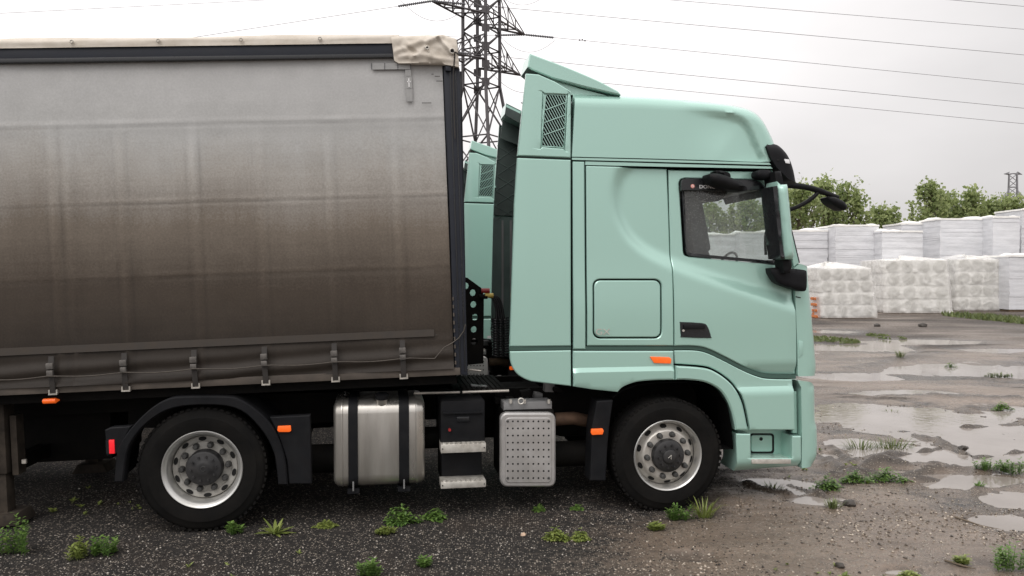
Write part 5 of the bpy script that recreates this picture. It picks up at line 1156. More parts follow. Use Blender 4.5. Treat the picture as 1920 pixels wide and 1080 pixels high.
# amber marker, landing leg, reflective studs under the floor
p0 = RF.at(97, 750.5, 0.05); MB().tube([(p0.x - 0.06, 0.05, p0.z), (p0.x - 0.045, 0.02, p0.z), (p0.x + 0.045, 0.02, p0.z), (p0.x + 0.06, 0.05, p0.z)], [0.005, 0.022, 0.022, 0.005], 10).build('side_marker_lamp', M_amber, trailer, smooth=50)
for px in (650, 682, 717, 750):
    p0 = RF.at(px, 722.5 - (px - 650) * 0.03, 0.2); MB().box((p0.x, 0.2, p0.z), (0.06, 0.01, 0.012)).build('floor_bolt_plate', M_grey, trailer)
for yy in (0.3, TWID - 0.5):
    a0 = RF.at(4, 760, 0.3); zg = -0.03 - 0.037 * a0.x
    lg = MB().box((a0.x - 0.03, yy, (a0.z + 0.3) / 2 + 0.22), (0.17, 0.17, a0.z - 0.3)).build('landing_leg', M_legm, trailer, bevel=0.015)
    MB().box((a0.x - 0.03, yy, 0.33), (0.13, 0.13, 0.45)).build('inner_leg', M_legm, lg, bevel=0.01)
    MB().prism([(a0.x - 0.2, 0.1), (a0.x + 0.16, 0.1), (a0.x + 0.12, 0.19), (a0.x - 0.14, 0.2)], yy - 0.15, yy + 0.15).build('foot_plate', M_legm, lg, bevel=0.01)
    MB().box((a0.x + 0.1, yy + 0.02, 0.75), (0.05, 0.12, 0.5)).build('leg_bracket', M_legm, lg)
MB().box((RF.at(48, 860, 0.3).x, 0.28, RF.at(48, 864, 0.3).z), (0.035, 0.02, 0.035)).build('leg_pin_plate', M_bucklem, trailer)
strip('added_wheel_box', lambda x: zrail(x) - 0.78, lambda x: zrail(x) - 0.12, 1.0, 1.75, -3.4, -1.5, M_chassis, 0.03)  # added box under the floor, blocks the view of lit ground beyond
strip('cross_brace', lambda x: zrail(x) - 0.72, lambda x: zrail(x) - 0.6, 0.4, TWID - 0.5, -2.15, -2.05, M_chassis, 0.0)

# trailer copy added behind this one to darken the view below its floor
tr2 = copy_tree(trailer); tr2.matrix_world = Matrix.Translation(nb.location - tractor.location) @ TM
tag(tr2, 'added second trailer behind the front one, darkening the space below its floor', 'trailer')

# ------------------------------------------------------------------ pylons and lines
def bar(p, q, w, parent, name, m):
    MB().tube([p, q], w, 4).build(name, m, parent)
def pylon(name, base, h_waist, h_top, half_top, half_base, rot, arms, axis_ang, m, w=0.09, nb=(5, 9), plates=True):
    root = empty(name, base)
    def corner(k, z):
        if z >= h_waist: r_ = half_top * (1 - 0.25 * max(0, (z - h_waist) / (h_top - h_waist) - 0.45))
        else: r_ = half_top + (half_base - half_top) * (h_waist - z) / h_waist
        a = rot + k * math.pi / 2; return Vector((r_ * math.cos(a), r_ * math.sin(a), z))
    lv = list(np.linspace(0, h_waist, nb[0] + 1)) + list(np.linspace(h_waist, h_top, nb[1] + 1))[1:]
    for k in range(4):
        MB().tube([corner(k, 0), corner(k, h_waist), corner(k, h_waist + 0.45 * (h_top - h_waist)), corner(k, h_top)], w * 1.25, 4).build('leg', m, root)
    for i in range(len(lv) - 1):
        for k in range(4):
            a, b_ = corner(k, lv[i]), corner(k, lv[i + 1]); c, d_ = corner((k + 1) % 4, lv[i]), corner((k + 1) % 4, lv[i + 1])
            if i >= nb[0]:
                if (i + k) % 2: bar(a, d_, w * 0.65, root, 'brace', m)
                else: bar(c, b_, w * 0.65, root, 'brace', m)
                if (i - nb[0]) % 2 == 0: bar(a, c, w * 0.6, root, 'brace', m)
            else:
                bar(a, d_, w * 0.7, root, 'brace', m); bar(c, b_, w * 0.6, root, 'brace', m)
                bar(b_, d_, w * 0.55, root, 'brace', m)
        if plates and i >= nb[0]:
            for k in range(4):
                p_ = corner(k, lv[i]); MB().box(p_, (0.08, 0.62, 0.6), Matrix.Rotation(rot + k * math.pi / 2, 3, 'Z')).build('gusset', m, root)
    ax = Vector((math.cos(axis_ang), math.sin(axis_ang), 0))
    for (z, ln_, tie) in arms:
        for s_ in (1, -1):
            tip = ax * (s_ * ln_) + Vector((0, 0, z)); cs = sorted(range(4), key=lambda k: -(corner(k, z) - Vector((0, 0, z))).dot(ax * s_))[:2]
            am = empty('cross_arm', (0, 0, 0), root)
            for k in cs:
                a, t_ = corner(k, z), corner(k, z + tie)
                bar(a, tip, w * 0.8, am, 'chord', m); bar(t_, tip, w * 0.5, am, 'tie_bar', m)
                for j in (0.33, 0.62):
                    bar(a.lerp(tip, j), t_.lerp(tip, j), w * 0.4, am, 'strut', m); bar(a.lerp(tip, j), t_.lerp(tip, max(0, j - 0.33)), w * 0.4, am, 'strut', m)
            a, c = corner(cs[0], z), corner(cs[1], z)
            for j in (0.0, 0.33, 0.62):
                bar(a.lerp(tip, j), c.lerp(tip, min(1, j + 0.3)), w * 0.5, am, 'strut', m); bar(c.lerp(tip, j), a.lerp(tip, min(1, j + 0.3)), w * 0.5, am, 'strut', m)
    top = Vector((0, 0, h_top + (3 if plates else 0.2)))
    for k in range(4): bar(corner(k, h_top), top, w, root, 'peak_bar', m)
    return root
PD = 65.0
pc_ = atY(903, 508, PD); zat = lambda py, d_: CAM_H + (HZ - py) / FPX * d_
AX = R(50)
z_wst, z_lo, z_mid, z_hi = zat(163, PD), 19.0, 22.6, 26.4
py_ = pylon('power_pylon', (pc_.x, PD, 0), z_wst, 30, 1.53, 5.0, R(14.8), [(z_lo, 5.0, 2.0), (z_mid, 5.6, 2.3), (z_hi, 4.6, 2.2)], AX, M_pyl, 0.112, (4, 9))
tag(py_, 'tall dark lattice pylon rising behind the gap between trailer and cab', 'pylon', 'lattice power pylons')
pf = atY(1897, 508, 250)
p2 = pylon('power_pylon', (pf.x, 250, 0), zat(400, 250), zat(327, 250), 1.7, 4.2, R(20), [(zat(372, 250), 4.5, 2.4), (zat(327, 250), 3.2, 0.6)], R(10), M_pylf, 0.16, (4, 6), plates=False)
tag(p2, 'small faint pylon far away above the trees at the right edge', 'pylon', 'lattice power pylons')
# insulator strings and conductors
def insulator(p, q, parent):
    p, q = Vector(p), Vector(q); o = MB(); n = 16; d_ = (q - p)
    pts = []; rr = []
    for i in range(n * 2 + 1): pts.append(p + d_ * (i / (n * 2))); rr.append(0.13 if i % 2 else 0.045)
    loc = Vector(parent.location)
    MB().tube([x - loc for x in pts], rr, 8).build('insulator_string', M_ins, parent)
tips = {}
for nm, z, ln_ in (('lo', z_lo, 5.0), ('mid', z_mid, 5.6), ('hi', z_hi, 4.6)):
    for s_ in (1, -1): tips[nm, s_] = Vector((pc_.x, PD, z)) + Vector((math.cos(AX), math.sin(AX), 0)) * (s_ * ln_)
def wire(p, q, sag, label, r_=0.021, n=24, grp='overhead power conductors'):
    p, q = Vector(p), Vector(q); pts = []
    for i in range(n + 1):
        t_ = i / n; x = p.lerp(q, t_); x.z -= sag * 4 * t_ * (1 - t_); pts.append(x - p)
    o = MB().tube(pts, r_, 5).build('power_line', M_wire); o.location = p; return tag(o, label, 'power line', grp)
RIGHT = [(('hi', -1), (1920, 12), 'uppermost overhead wire, cutting the top right corner of the sky'), (('hi', 1), (1920, 55), 'second overhead wire from the top at the right edge'),
         (('mid', -1), (1920, 103), 'third overhead wire from the top at the right edge'), (('mid', 1), (1920, 158), 'fourth overhead wire from the top at the right edge'),
         (('lo', -1), (1920, 203), 'fifth overhead wire, second lowest at the right edge'), (('lo', 1), (1920, 232), 'lowest overhead wire running right above the green cab roof')]
for key, (px, py), lab in RIGHT:
    tip = tips[key]; dd = 78.0 + (tip.y - PD); end = atY(px, py, dd); far_ = tip + (end - tip) * 1.6; d_ = (far_ - tip).normalized()
    e = tip + d_ * 2.6; insulator(tip + d_ * 0.05, e, py_); w_ = wire(e, far_, 0.0, lab)
    for k in range(3):
        q_ = d_ * (2.4 + 0.25 * k) + Vector((0, 0, 0.06 * (k % 2))); MB().box(q_, (0.12, 0.1, 0.12)).build('vibration_damper', M_wire, w_)
LEFT = [(('mid', -1), (200, 95), 'overhead wire sagging left from the nearer middle arm above the trailer'), (('mid', 1), (120, 82), 'fainter overhead wire running left above the trailer roof'), (('hi', 1), (0, 25), 'thin overhead wire crossing the top left corner of the sky')]
for key, (px, py), lab in LEFT:
    tip = tips[key]; end = atY(px, py, 62 + (8 if key[1] > 0 else 0)); far_ = tip + (end - tip) * 1.5; d_ = (far_ - tip).normalized(); e = tip + d_ * 2.6
    insulator(tip + d_ * 0.05, e, py_); wire(e, far_, 0.0, lab, 0.019)
for key in tips:
    tip = tips[key]; pts = []
    a = tip + Vector((-2.6, -0.3, 0.3)); b_ = tip + Vector((2.6, 0.3, -0.4))
    for i in range(15):
        t_ = i / 14; x = a.lerp(b_, t_); x.z -= 1.9 * 4 * t_ * (1 - t_) * 0.75; pts.append(x - Vector(py_.location))
    MB().tube(pts, 0.018, 5).build('jumper_loop', M_wire, py_)

# ------------------------------------------------------------------ building material at the back of the yard
def foam_stack(px0, px1, ptop, d_, depth, label, sheet=0.11, rot=0.0, film=True):
    a, b_ = atY(px0, ptop, d_), atY(px1, ptop, d_); w_ = b_.x - a.x; hgt = (a.z + b_.z) / 2
    root = empty('foam_sheet_stack', ((a.x + b_.x) / 2, d_ + depth / 2, 0)); root.rotation_euler = (0, 0, rot)
    tag(root, label, 'stack', 'stacks of white foam sheets')
    mb = MB(); z = 0.12; n = max(4, int((hgt - 0.15) / sheet)); th = (hgt - 0.15) / n; r2 = random.Random(int(px0)); bx, by = 0, 0
    for i in range(n):
        if i % 5 == 0: bx, by = r2.uniform(-0.02, 0.02), r2.uniform(-0.015, 0.015)
        dx, dy = bx + r2.uniform(-0.008, 0.008), by + r2.uniform(-0.012, 0.012)
        mb.box((dx, dy, z + th / 2), (w_, depth, th * 0.99)); z += th
    tag(mb.build('foam_sheets', M_foam, root), kind='stuff')
    MB().box((0, 0, 0.06), (w_ * 0.96, depth * 0.96, 0.115)).build('pallet', M_wood, root)
    g = 14; v = []; f = []
    for j in range(g + 1):
        for i in range(g + 1):
            x = -w_ / 2 + w_ * i / g; y = -depth / 2 + depth * j / g; edge = (i in (0, g)) or (j in (0, g))
            zz = z + 0.02 + 0.02 * r2.random() * (0.3 if edge else 1.0) + 0.14 * math.sin(i * 0.35 + px0) * math.sin(j * 0.5) * (0 if edge else 1)
            v.append((x * 1.012, y * 1.012, zz))
    for j in range(g):
        for i in range(g): f.append([j * (g + 1) + i, j * (g + 1) + i + 1, (j + 1) * (g + 1) + i + 1, (j + 1) * (g + 1) + i])
    n0 = len(v); ring = [i for i in range(g + 1)] + [(j + 1) * (g + 1) + g for j in range(g)] + [g * (g + 1) + g - 1 - i for i in range(g)] + [(g - 1 - j) * (g + 1) for j in range(g - 1)]
    for k in ring: v.append((v[k][0] * 1.005, v[k][1] * 1.005, z - 0.06 - 0.03 * r2.random()))
    f += [[ring[(k + 1) % len(ring)], ring[k], n0 + k, n0 + (k + 1) % len(ring)] for k in range(len(ring))]
    MB().add(v, f).build('top_sheet', M_pack, root, smooth=60)
foam_stack(1296, 1384, 438, 47, 2.4, 'white foam stack glimpsed through the rear part of the cab window')
foam_stack(1387, 1486, 434, 46, 2.4, 'white foam stack glimpsed through the front part of the cab window')
foam_stack(1488, 1552, 431, 45, 2.4, 'tall pale foam sheet stack directly beside the cab windscreen')
foam_stack(1567, 1648, 421, 44, 3.0, 'tall pale foam stack second from the cab, its shaded side showing')
foam_stack(1654, 1730, 432, 43, 2.6, 'lower bluish white foam stack with rounded top edge, third from the cab', 0.09)
foam_stack(1690, 1761, 418, 48, 2.4, 'pale foam stack set back behind the lower bluish one')
foam_stack(1763, 1848, 409, 46, 2.4, 'broad tall foam stack in the middle of the back row, tear near its top')
foam_stack(1862, 1912, 405, 45, 2.6, 'tall bluish foam stack near the right edge of the back row')
foam_stack(1893, 1990, 478, 41.5, 2.6, 'low stack of crisp white sheets in the front row at right edge', 0.13)
foam_stack(1916, 2010, 391, 46, 2.6, 'tallest pale stack cut off by the right edge of the picture')
def roll_pallet(px0, px1, py_top, py_base, depth, label, lean=0.0, rows=4, cols=4, seed=1, rot=0.0):
    g0 = ground((px0 + px1) / 2, py_base); d_ = g0.y; a, b_ = atY(px0, py_base, d_), atY(px1, py_base, d_); w_ = b_.x - a.x
    hgt = atY(960, py_top, d_).z; r2 = random.Random(seed)
    root = empty('insulation_roll_pallet', ((a.x + b_.x) / 2, d_ + depth / 2, 0)); tag(root, label, 'pallet', 'film-wrapped pallets of insulation rolls'); root.rotation_euler = (0, 0, rot)
    rh = (hgt - 0.1) / rows; cw = w_ / cols; rad = min(rh, cw) * 0.46
    me_r = None
    for r_ in range(rows):
        off = lean * (r_ + 0.5) / rows + r2.uniform(-0.03, 0.03); z = 0.1 + rh * (r_ + 0.5); fy = r2.uniform(-0.04, 0.04)
        pk = MB().box((off, fy, z), (w_ * 0.985, depth - 0.02, rh * 0.985)).build('roll_bundle', M_pack, root, bevel=0.04, seg=2)
        for c in range(cols):
            x = -w_ / 2 + cw * (c + 0.5)
            if me_r is None:
                o = MB().lathe([(rad * 0.12, -0.004), (rad * 0.16, -0.03), (rad * 0.86, -0.035), (rad, -0.012), (rad, 0.06)], n=22).build('roll', M_roll, pk, smooth=40); me_r = o.data
            else: o = link('roll', me_r, None, pk)
            o.location = (x + off + r2.uniform(-0.02, 0.02), -depth / 2 + fy + 0.0, z + r2.uniform(-0.02, 0.02)); o.scale = (r2.uniform(0.92, 1.06), 1, r2.uniform(0.92, 1.04))
    MB().box((0, 0, 0.05), (w_ * 0.97, depth * 0.97, 0.1)).build('pallet', M_wood, root)
    # loose film hood over the whole load: clings between the bundles, stands off in folds
    nu, nv = 120, 52; v = []; f = []; per = [(-w_ / 2, depth / 2), (-w_ / 2, -depth / 2), (w_ / 2, -depth / 2), (w_ / 2, depth / 2)]
    ls = [depth, w_, depth]; tot = sum(ls); U = np.linspace(0, tot, nu + 1); Vv = np.linspace(0, 1, nv + 1)
    for j, vz in enumerate(Vv):
        for i, u in enumerate(U):
            if u <= ls[0]: x, y = -w_ / 2 - 0.05, depth / 2 - u; nx_, ny_ = -1, 0
            elif u <= ls[0] + ls[1]: x, y = -w_ / 2 + (u - ls[0]), -depth / 2 - 0.06; nx_, ny_ = 0, -1
            else: x, y = w_ / 2 + 0.05, -depth / 2 + (u - ls[0] - ls[1]); nx_, ny_ = 1, 0
            z = 0.03 + (hgt - 0.02) * vz; cl_ = abs(math.sin(math.pi * rows * vz)) ** 0.5
            nn = fbm(np.array([u * 1.6 + seed * 9]), np.array([z * 2.2]), 600 + seed, 5, 0.6)[0]; nd = fbm(np.array([(u + z) * 3.0]), np.array([(z - u) * 0.8]), 620 + seed, 4)[0]
            fo_ = max(0, 1 - 9 * abs(fbm(np.array([u * 0.9 + z * 0.7 + seed]), np.array([z * 0.9 - u * 0.5]), 660 + seed, 3)[0])); fo2_ = max(0, 1 - 11 * abs(fbm(np.array([u * 1.7 - z * 0.9 + seed]), np.array([z * 1.1 + u * 0.4]), 680 + seed, 3)[0]))
            k = 0.015 * cl_ + 0.04 * nn + 0.012 * nd + 0.035 * fo_ + 0.02 * fo2_ + 0.06 * (1 - vz) ** 3
            k = max(k, 0.008); v.append((x + nx_ * k + lean * vz, y + ny_ * k, z))
    for j in range(nv):
        for i in range(nu): q_ = j * (nu + 1) + i; f.append([q_, q_ + 1, q_ + nu + 2, q_ + nu + 1])
    top0 = len(v); base_ = nv * (nu + 1); m_ = 12
    for j in range(1, m_ + 1):
        tt = j / m_
        for i in range(nu + 1):
            x, y, z = v[base_ + i]; cx_, cy_ = lean, depth * 0.15; pk_ = 0.3 * tt * (1 - 0.3 * tt) * (0.6 + 1.6 * fbm(np.array([x * 1.2 + seed]), np.array([y * 1.2]), 640 + seed, 4)[0] * 2)
            v.append((x + (cx_ - x) * tt, y + (cy_ - y) * tt, z + pk_))
    for j in range(m_):
        for i in range(nu): q_ = base_ + j * (nu + 1) + i; f.append([q_, q_ + 1, q_ + nu + 2, q_ + nu + 1])
    MB().add(v, f).build('film_hood', M_film, root, smooth=80, fixn=False)
roll_pallet(1540, 1640, 503, 597, 3.0, 'film-wrapped pallet of round rolls nearest the cab, sagging to the left', -0.3, seed=1, rot=R(4))
roll_pallet(1668, 1784, 488, 588, 3.0, 'film-wrapped pallet of round rolls in the middle with a peaked hood', -0.2, seed=2, rot=R(-3))
roll_pallet(1794, 1890, 486, 583, 2.6, 'film-wrapped pallet of round rolls on the right, standing square', 0.0, seed=3)
g0 = ground(1534, 596)
br = empty('brick_pile', (g0.x, g0.y, 0)); tag(br, 'small pile of orange bricks in front of the wrapped pallets beside the cab', 'bricks')
r2 = random.Random(5); bme = None
for lv in range(7):
    for k in range(2):
        if bme is None: o = MB().box((0, 0, 0), (0.34, 0.25, 0.12)).build('brick', M_brick, br, bevel=0.012, seg=1); bme = o.data
        else: o = link('brick', bme, None, br)
        o.location = (0.08 * (lv % 2) + r2.uniform(-0.03, 0.03), k * 0.3, 0.065 + lv * 0.135); o.rotation_euler = (0, 0, r2.uniform(-0.15, 0.15))

# ------------------------------------------------------------------ trees
def leaf_mesh(name, P, size, seed, tint, upright=0.0):
    r = np.random.default_rng(seed); n = len(P)
    a = r.normal(size=(n, 3)); a /= np.linalg.norm(a, axis=1)[:, None]; b_ = r.normal(size=(n, 3)); b_[:, 2] *= 1 - upright; b_ -= (a * b_).sum(1)[:, None] * a; b_ /= np.linalg.norm(b_, axis=1)[:, None]
    s_ = size * (0.6 + 0.8 * r.random(n))[:, None]
    v = np.stack([P - a * s_ * 0.5, P + b_ * s_ * 0.42, P + a * s_ * 0.55, P - b_ * s_ * 0.42], 1).reshape(-1, 3); f = np.arange(n * 4).reshape(n, 4)
    me = bpy.data.meshes.new(name); me.from_pydata(v.tolist(), [], f.tolist())
    at = me.attributes.new('tint', 'FLOAT', 'POINT'); at.data.foreach_set('value', np.repeat(np.clip(tint, 0, 1), 4).astype(np.float32)); me.update(); return me
def tree(px, py_top, d_, width, label, seed, low=0.18, n_br=26, leaf=0.24, dens=88):
    r2 = random.Random(seed); r = np.random.default_rng(seed); b0 = atY(px, py_top, d_); H = b0.z
    root = empty('poplar_tree', (b0.x, d_, 0)); tag(root, label, 'tree', 'trees behind the material stacks')
    tr = MB(); tr.tube([(0, 0, 0), (0.05, 0.05, H * 0.3), (r2.uniform(-0.2, 0.2), 0, H * 0.6), (r2.uniform(-0.2, 0.2), 0, H * 0.93)], [0.19, 0.15, 0.09, 0.02], 8)
    P = []; T = []
    for k in range(n_br):
        t_ = low + (1 - low) * (k + r2.random()) / n_br; ang = r2.uniform(0, 6.28); z0 = H * t_ * 0.8; reach = width * (1.05 - 0.75 * t_ ** 1.5) * r2.uniform(0.5, 1.05); rise = H * r2.uniform(0.12, 0.27)
        if k > n_br - 5: reach *= 0.6
        p0 = Vector((0, 0, z0)); p2 = Vector((math.cos(ang) * reach, math.sin(ang) * reach, min(z0 + rise, H * r2.uniform(0.9, 1.0)))); p1 = p0.lerp(p2, 0.5) + Vector((math.cos(ang) * reach * 0.2, math.sin(ang) * reach * 0.2, -0.1))
        tr.tube([p0, p1, p2], [0.06, 0.035, 0.01], 5)
        ti = 0.25 + 0.5 * r2.random()
        for j in range(3):
            e = p2 + Vector((r2.gauss(0, 0.35), r2.gauss(0, 0.35), r2.uniform(0.0, 0.6))) if j else p2
            m_ = p0.lerp(p2, r2.uniform(0.3, 0.75)); tr.tube([m_, e], [0.02, 0.006], 4)
            n = int(dens / 3); s_ = r.random(n) ** 0.7; c = np.array(m_)[None] + (np.array(e) - np.array(m_))[None] * s_[:, None]
            P.append(c + r.normal(size=(n, 3)) * (0.34 * (1.15 - 0.6 * s_))[:, None]); T.append(np.clip(ti + 0.25 * r.normal(size=n), 0, 1))
    for k in range(14):                        # thin upright shoots that break the outline
        ang = r2.uniform(0, 6.28); rr = width * r2.uniform(0.1, 0.75); zt = H * (1.02 - 0.22 * (rr / width)) * r2.uniform(0.93, 1.04); p0 = Vector((math.cos(ang) * rr, math.sin(ang) * rr, zt - r2.uniform(0.9, 1.8))); e = Vector((p0.x * 1.08, p0.y * 1.08, zt))
        tr.tube([p0 - Vector((p0.x * 0.4, p0.y * 0.4, 0.7)), p0, e], [0.025, 0.018, 0.005], 4); n = 34; s_ = r.random(n)
        P.append(np.array(p0)[None] + (np.array(e) - np.array(p0))[None] * s_[:, None] + r.normal(size=(n, 3)) * 0.13); T.append(np.clip(0.6 + 0.25 * r.normal(size=n), 0, 1))
    tr.build('trunk', M_bark, root, smooth=60)
    P = np.concatenate(P); k = P[:, 2] < H * 1.08
    link('crown', leaf_mesh('crown', P[k], leaf, seed, np.concatenate(T)[k]), M_leaf, root)
TREES = [(1330, 385, 60, 3.2, 'leafy tree seen through the rear part of the cab window'), (1400, 372, 58, 3.2, 'leafy tree seen through the front part of the cab window'),
         (1468, 350, 60, 2.8, 'leafy tree half hidden by the windscreen pillar'), (1502, 338, 57, 2.4, 'tree behind the front mirror arm, tall shoots above it'), (1546, 331, 60, 2.4, 'tallest tree of the clump right of the mirror head'),
         (1590, 347, 58, 2.5, 'tree at the right end of the clump beside the mirror'), (1656, 388, 60, 2.2, 'short round tree standing alone above the low foam stack'),
         (1742, 345, 59, 2.3, 'dark pointed tree above the middle foam stacks'), (1780, 362, 62, 2.6, 'bushy tree right of the dark pointed one'), (1822, 357, 60, 2.2, 'pale thin-topped tree above the broad foam stack'),
         (1862, 372, 62, 2.3, 'pale green tree left of the far pylon'), (1900, 366, 60, 2.2, 'pale tree in front of the far pylon at right edge'), (1950, 372, 62, 2.5, 'tree just beyond the right edge of the picture')]
for i, (px, py, d_, w_, lab) in enumerate(TREES[:-1]): tree(px, py, d_, w_ * 0.86, lab, 40 + i)

# ------------------------------------------------------------------ weeds
def weed(kind, px, py, wpx, hpx, label, seed, m=None, name='weed'):
    g0 = ground(px, py); sc_ = FPX / g0.y; w_ = wpx / sc_; h_ = hpx / sc_; r = np.random.default_rng(seed)
    z0 = float(height(np.array([g0.x]), np.array([g0.y]))[0]); v = []; f = []; T = []
    def leaf(p, d_, wd, ln_, curl, tint, seg=3):
        d_ = np.array(d_); sd = np.cross(d_, (0, 0, 1.0)); sd /= max(np.linalg.norm(sd), 1e-6); b0 = len(v); q_ = np.array(p, float)
        for i in range(seg + 1):
            t_ = i / seg; ww = wd * (math.sin(math.pi * (0.12 + 0.85 * t_))) * 0.5
            v.append(tuple(q_ + sd * ww)); v.append(tuple(q_ - sd * ww)); T.extend([tint, tint])
            dd = d_.copy(); dd[2] -= curl * t_; q_ = q_ + dd / max(np.linalg.norm(dd), 1e-6) * ln_ / seg
        for i in range(seg): f.append([b0 + 2 * i, b0 + 2 * i + 1, b0 + 2 * i + 3, b0 + 2 * i + 2])
    if kind == 'grass':
        n = int(34 + 130 * w_)
        for i in range(n):
            a = r.random() * 6.28; rr = w_ * 0.5 * r.random() ** 0.7 * 0.75; p = (rr * math.cos(a), rr * math.sin(a) * 0.6, -0.01); l = h_ * (0.45 + 0.75 * r.random())
            leaf(p, (math.cos(a) * (0.25 + 0.5 * r.random()), math.sin(a) * 0.4, 1.0), 0.007 + 0.006 * r.random(), l, 0.5 + 1.0 * r.random(), r.random(), 4)
    elif kind == 'rosette':
        n = 26
        for i in range(n):
            a = r.random() * 6.28; leaf((0, 0, 0), (math.cos(a), math.sin(a), 0.25 + 0.8 * r.random() ** 2), 0.02 + 0.012 * r.random(), w_ * 0.5 * (0.6 + 0.5 * r.random()), 0.5, r.random(), 4)
    elif kind == 'bush':                       # many small stems with toothed leaves
        n = int(max(7, 10 + 50 * w_))
        for i in range(n):
            a = r.random() * 6.28; rr = w_ * 0.42 * r.random() ** 0.6; bx_, by_ = rr * math.cos(a), rr * math.sin(a) * 0.6; hh = h_ * (0.4 + 0.65 * r.random()) * (1.1 - 0.6 * rr / (w_ * 0.5 + 1e-6)); tx, ty = bx_ + 0.25 * hh * math.cos(a) * r.random(), by_ + 0.2 * hh * math.sin(a); ti = r.random()
            leaf((bx_, by_, -0.01), (tx - bx_, ty - by_, hh), 0.006, hh, 0.0, 0.2, 2)
            m_ = int(9 + 9 * r.random())
            for j in range(m_):
                t_ = 0.12 + 0.9 * j / m_; aa = j * 2.4 + r.random(); p = (bx_ + (tx - bx_) * t_, by_ + (ty - by_) * t_, hh * t_)
                leaf(p, (math.cos(aa), math.sin(aa), 0.55), 0.012 + 0.011 * r.random(), 0.025 + 0.022 * r.random(), 0.7, np.clip(ti * 0.5 + 0.5 * r.random(), 0, 1), 3)
    elif kind == 'mat':                        # low creeping broad leaves
        n = int(200 + 700 * w_); ph = r.random(3) * 6.28
        for i in range(n):
            a = r.random() * 6.28; rr = w_ * 0.5 * r.random() ** 0.6 * (0.72 + 0.22 * math.sin(2 * a + ph[0]) + 0.2 * math.sin(3 * a + ph[1]) + 0.14 * math.sin(7 * a + ph[2])); px_, py_2 = rr * math.cos(a), rr * math.sin(a) * 0.42; hz_ = h_ * (0.15 + 0.75 * r.random()) * (1.0 - 0.8 * rr / (w_ * 0.5)) * (0.5 + r.random()); aa = r.random() * 6.28
            leaf((px_, py_2, hz_), (math.cos(aa), math.sin(aa), 0.3 * r.normal()), 0.013 + 0.013 * r.random(), 0.024 + 0.024 * r.random(), 0.6, r.random(), 3)
    me = bpy.data.meshes.new(name); me.from_pydata(v, [], f); at = me.attributes.new('tint', 'FLOAT', 'POINT'); at.data.foreach_set('value', np.array(T, np.float32)); finish(me, 0)
    o = link(name, me, m or M_weed); o.location = (g0.x, g0.y, z0); return tag(o, label, 'weed', 'weeds growing in the yard')
WEEDS = [('bush', 22, 1040, 75, 82, 'lush bright green weed at the left edge, largest near the trailer', M_weed), ('bush', 140, 1048, 46, 44, 'yellowish drooping weed left of the rear wheel', M_weedy),
         ('bush', 196, 1040, 60, 48, 'upright leafy weed between the yellowish one and the rear wheel', M_weed), ('bush', 437, 998, 44, 24, 'small green weed touching the bottom of the rear tyre', M_weed),
         ('rosette', 516, 1000, 80, 30, 'spiky rosette just right of the rear tyre', M_weedy), ('mat', 612, 988, 46, 12, 'thin flat weed right of the spiky rosette', M_weedy),
         ('mat', 752, 982, 86, 34, 'wide low green leaf patch below the fuel tank', M_weed), ('mat', 815, 974, 62, 18, 'trailing thinner end of the leaf patch below the access steps', M_weed),
         ('bush', 692, 1080, 50, 36, 'leafy weed at the bottom edge below the fuel tank', M_weed), ('bush', 724, 1002, 36, 14, 'small straggly weed in front of the wide leaf patch', M_weedy),
         ('bush', 795, 1062, 30, 24, 'single small upright weed in the dark gravel', M_weed), ('mat', 1043, 1013, 52, 24, 'yellow-green tuft in the gravel below the perforated cover', M_weedy),
         ('mat', 1088, 1012, 36, 20, 'smaller yellow-green tuft right of its bigger twin', M_weedy), ('mat', 1010, 958, 20, 10, 'tiny green sprig under the perforated cover', M_weed),
         ('bush', 1275, 970, 58, 38, 'feathery green weed against the front tyre', M_weed), ('grass', 1320, 966, 40, 46, 'tall thin grass blades right of the front tyre', M_weedy),
         ('bush', 1232, 993, 30, 15, 'small faded weed below the front tyre', M_weedy), ('mat', 1082, 956, 22, 9, 'tiny weed in the shade left of the front tyre', M_weed),
         ('grass', 1448, 912, 44, 20, 'dark grass bump in the puddle below the bumper step', M_grass), ('mat', 1552, 915, 78, 26, 'leafy clump right of the bumper, nearest to it', M_weed),
         ('mat', 1602, 905, 64, 24, 'middle leafy clump of the row right of the bumper', M_weed), ('mat', 1660, 900, 90, 26, 'leafy clump at the far end of the row right of the bumper', M_weed),
         ('grass', 1562, 952, 36, 22, 'small dark tuft at the puddle tip below the leafy row', M_grass), ('grass', 1612, 836, 66, 30, 'dull grass tuft on the mud island, left half', M_grass),
         ('grass', 1672, 834, 90, 28, 'brighter grass tuft on the mud island, right half', M_grass), ('bush', 1855, 880, 66, 26, 'leafy sprig standing in water near the right edge', M_weed), ('bush', 1902, 884, 50, 34, 'leafy sprig in water cut by the right edge', M_weed),
         ('bush', 1893, 1072, 80, 62, 'big bushy weed in the bottom right corner', M_weed), ('bush', 1806, 1058, 34, 18, 'small yellowish weed left of the bushy corner weed', M_weedy),
         ('mat', 1705, 1084, 46, 14, 'weed cut by the bottom edge at right', M_weedy), ('grass', 1688, 672, 22, 14, 'small grass tuft in the middle of the wet yard, farthest left', M_grass),
         ('mat', 1782, 686, 40, 14, 'green low tuft in the middle of the wet yard', M_weed), ('bush', 1872, 706, 60, 12, 'long dark low tuft in the wet yard at right', M_grass),
         ('mat', 1878, 766, 46, 16, 'green tuft at the far rim of the big puddle', M_weed), ('grass', 1672, 768, 26, 12, 'small dark tuft at the left rim of the big puddle', M_grass), ('grass', 1835, 912, 18, 16, 'tiny weed in the water below the leafy sprigs', M_weed)]
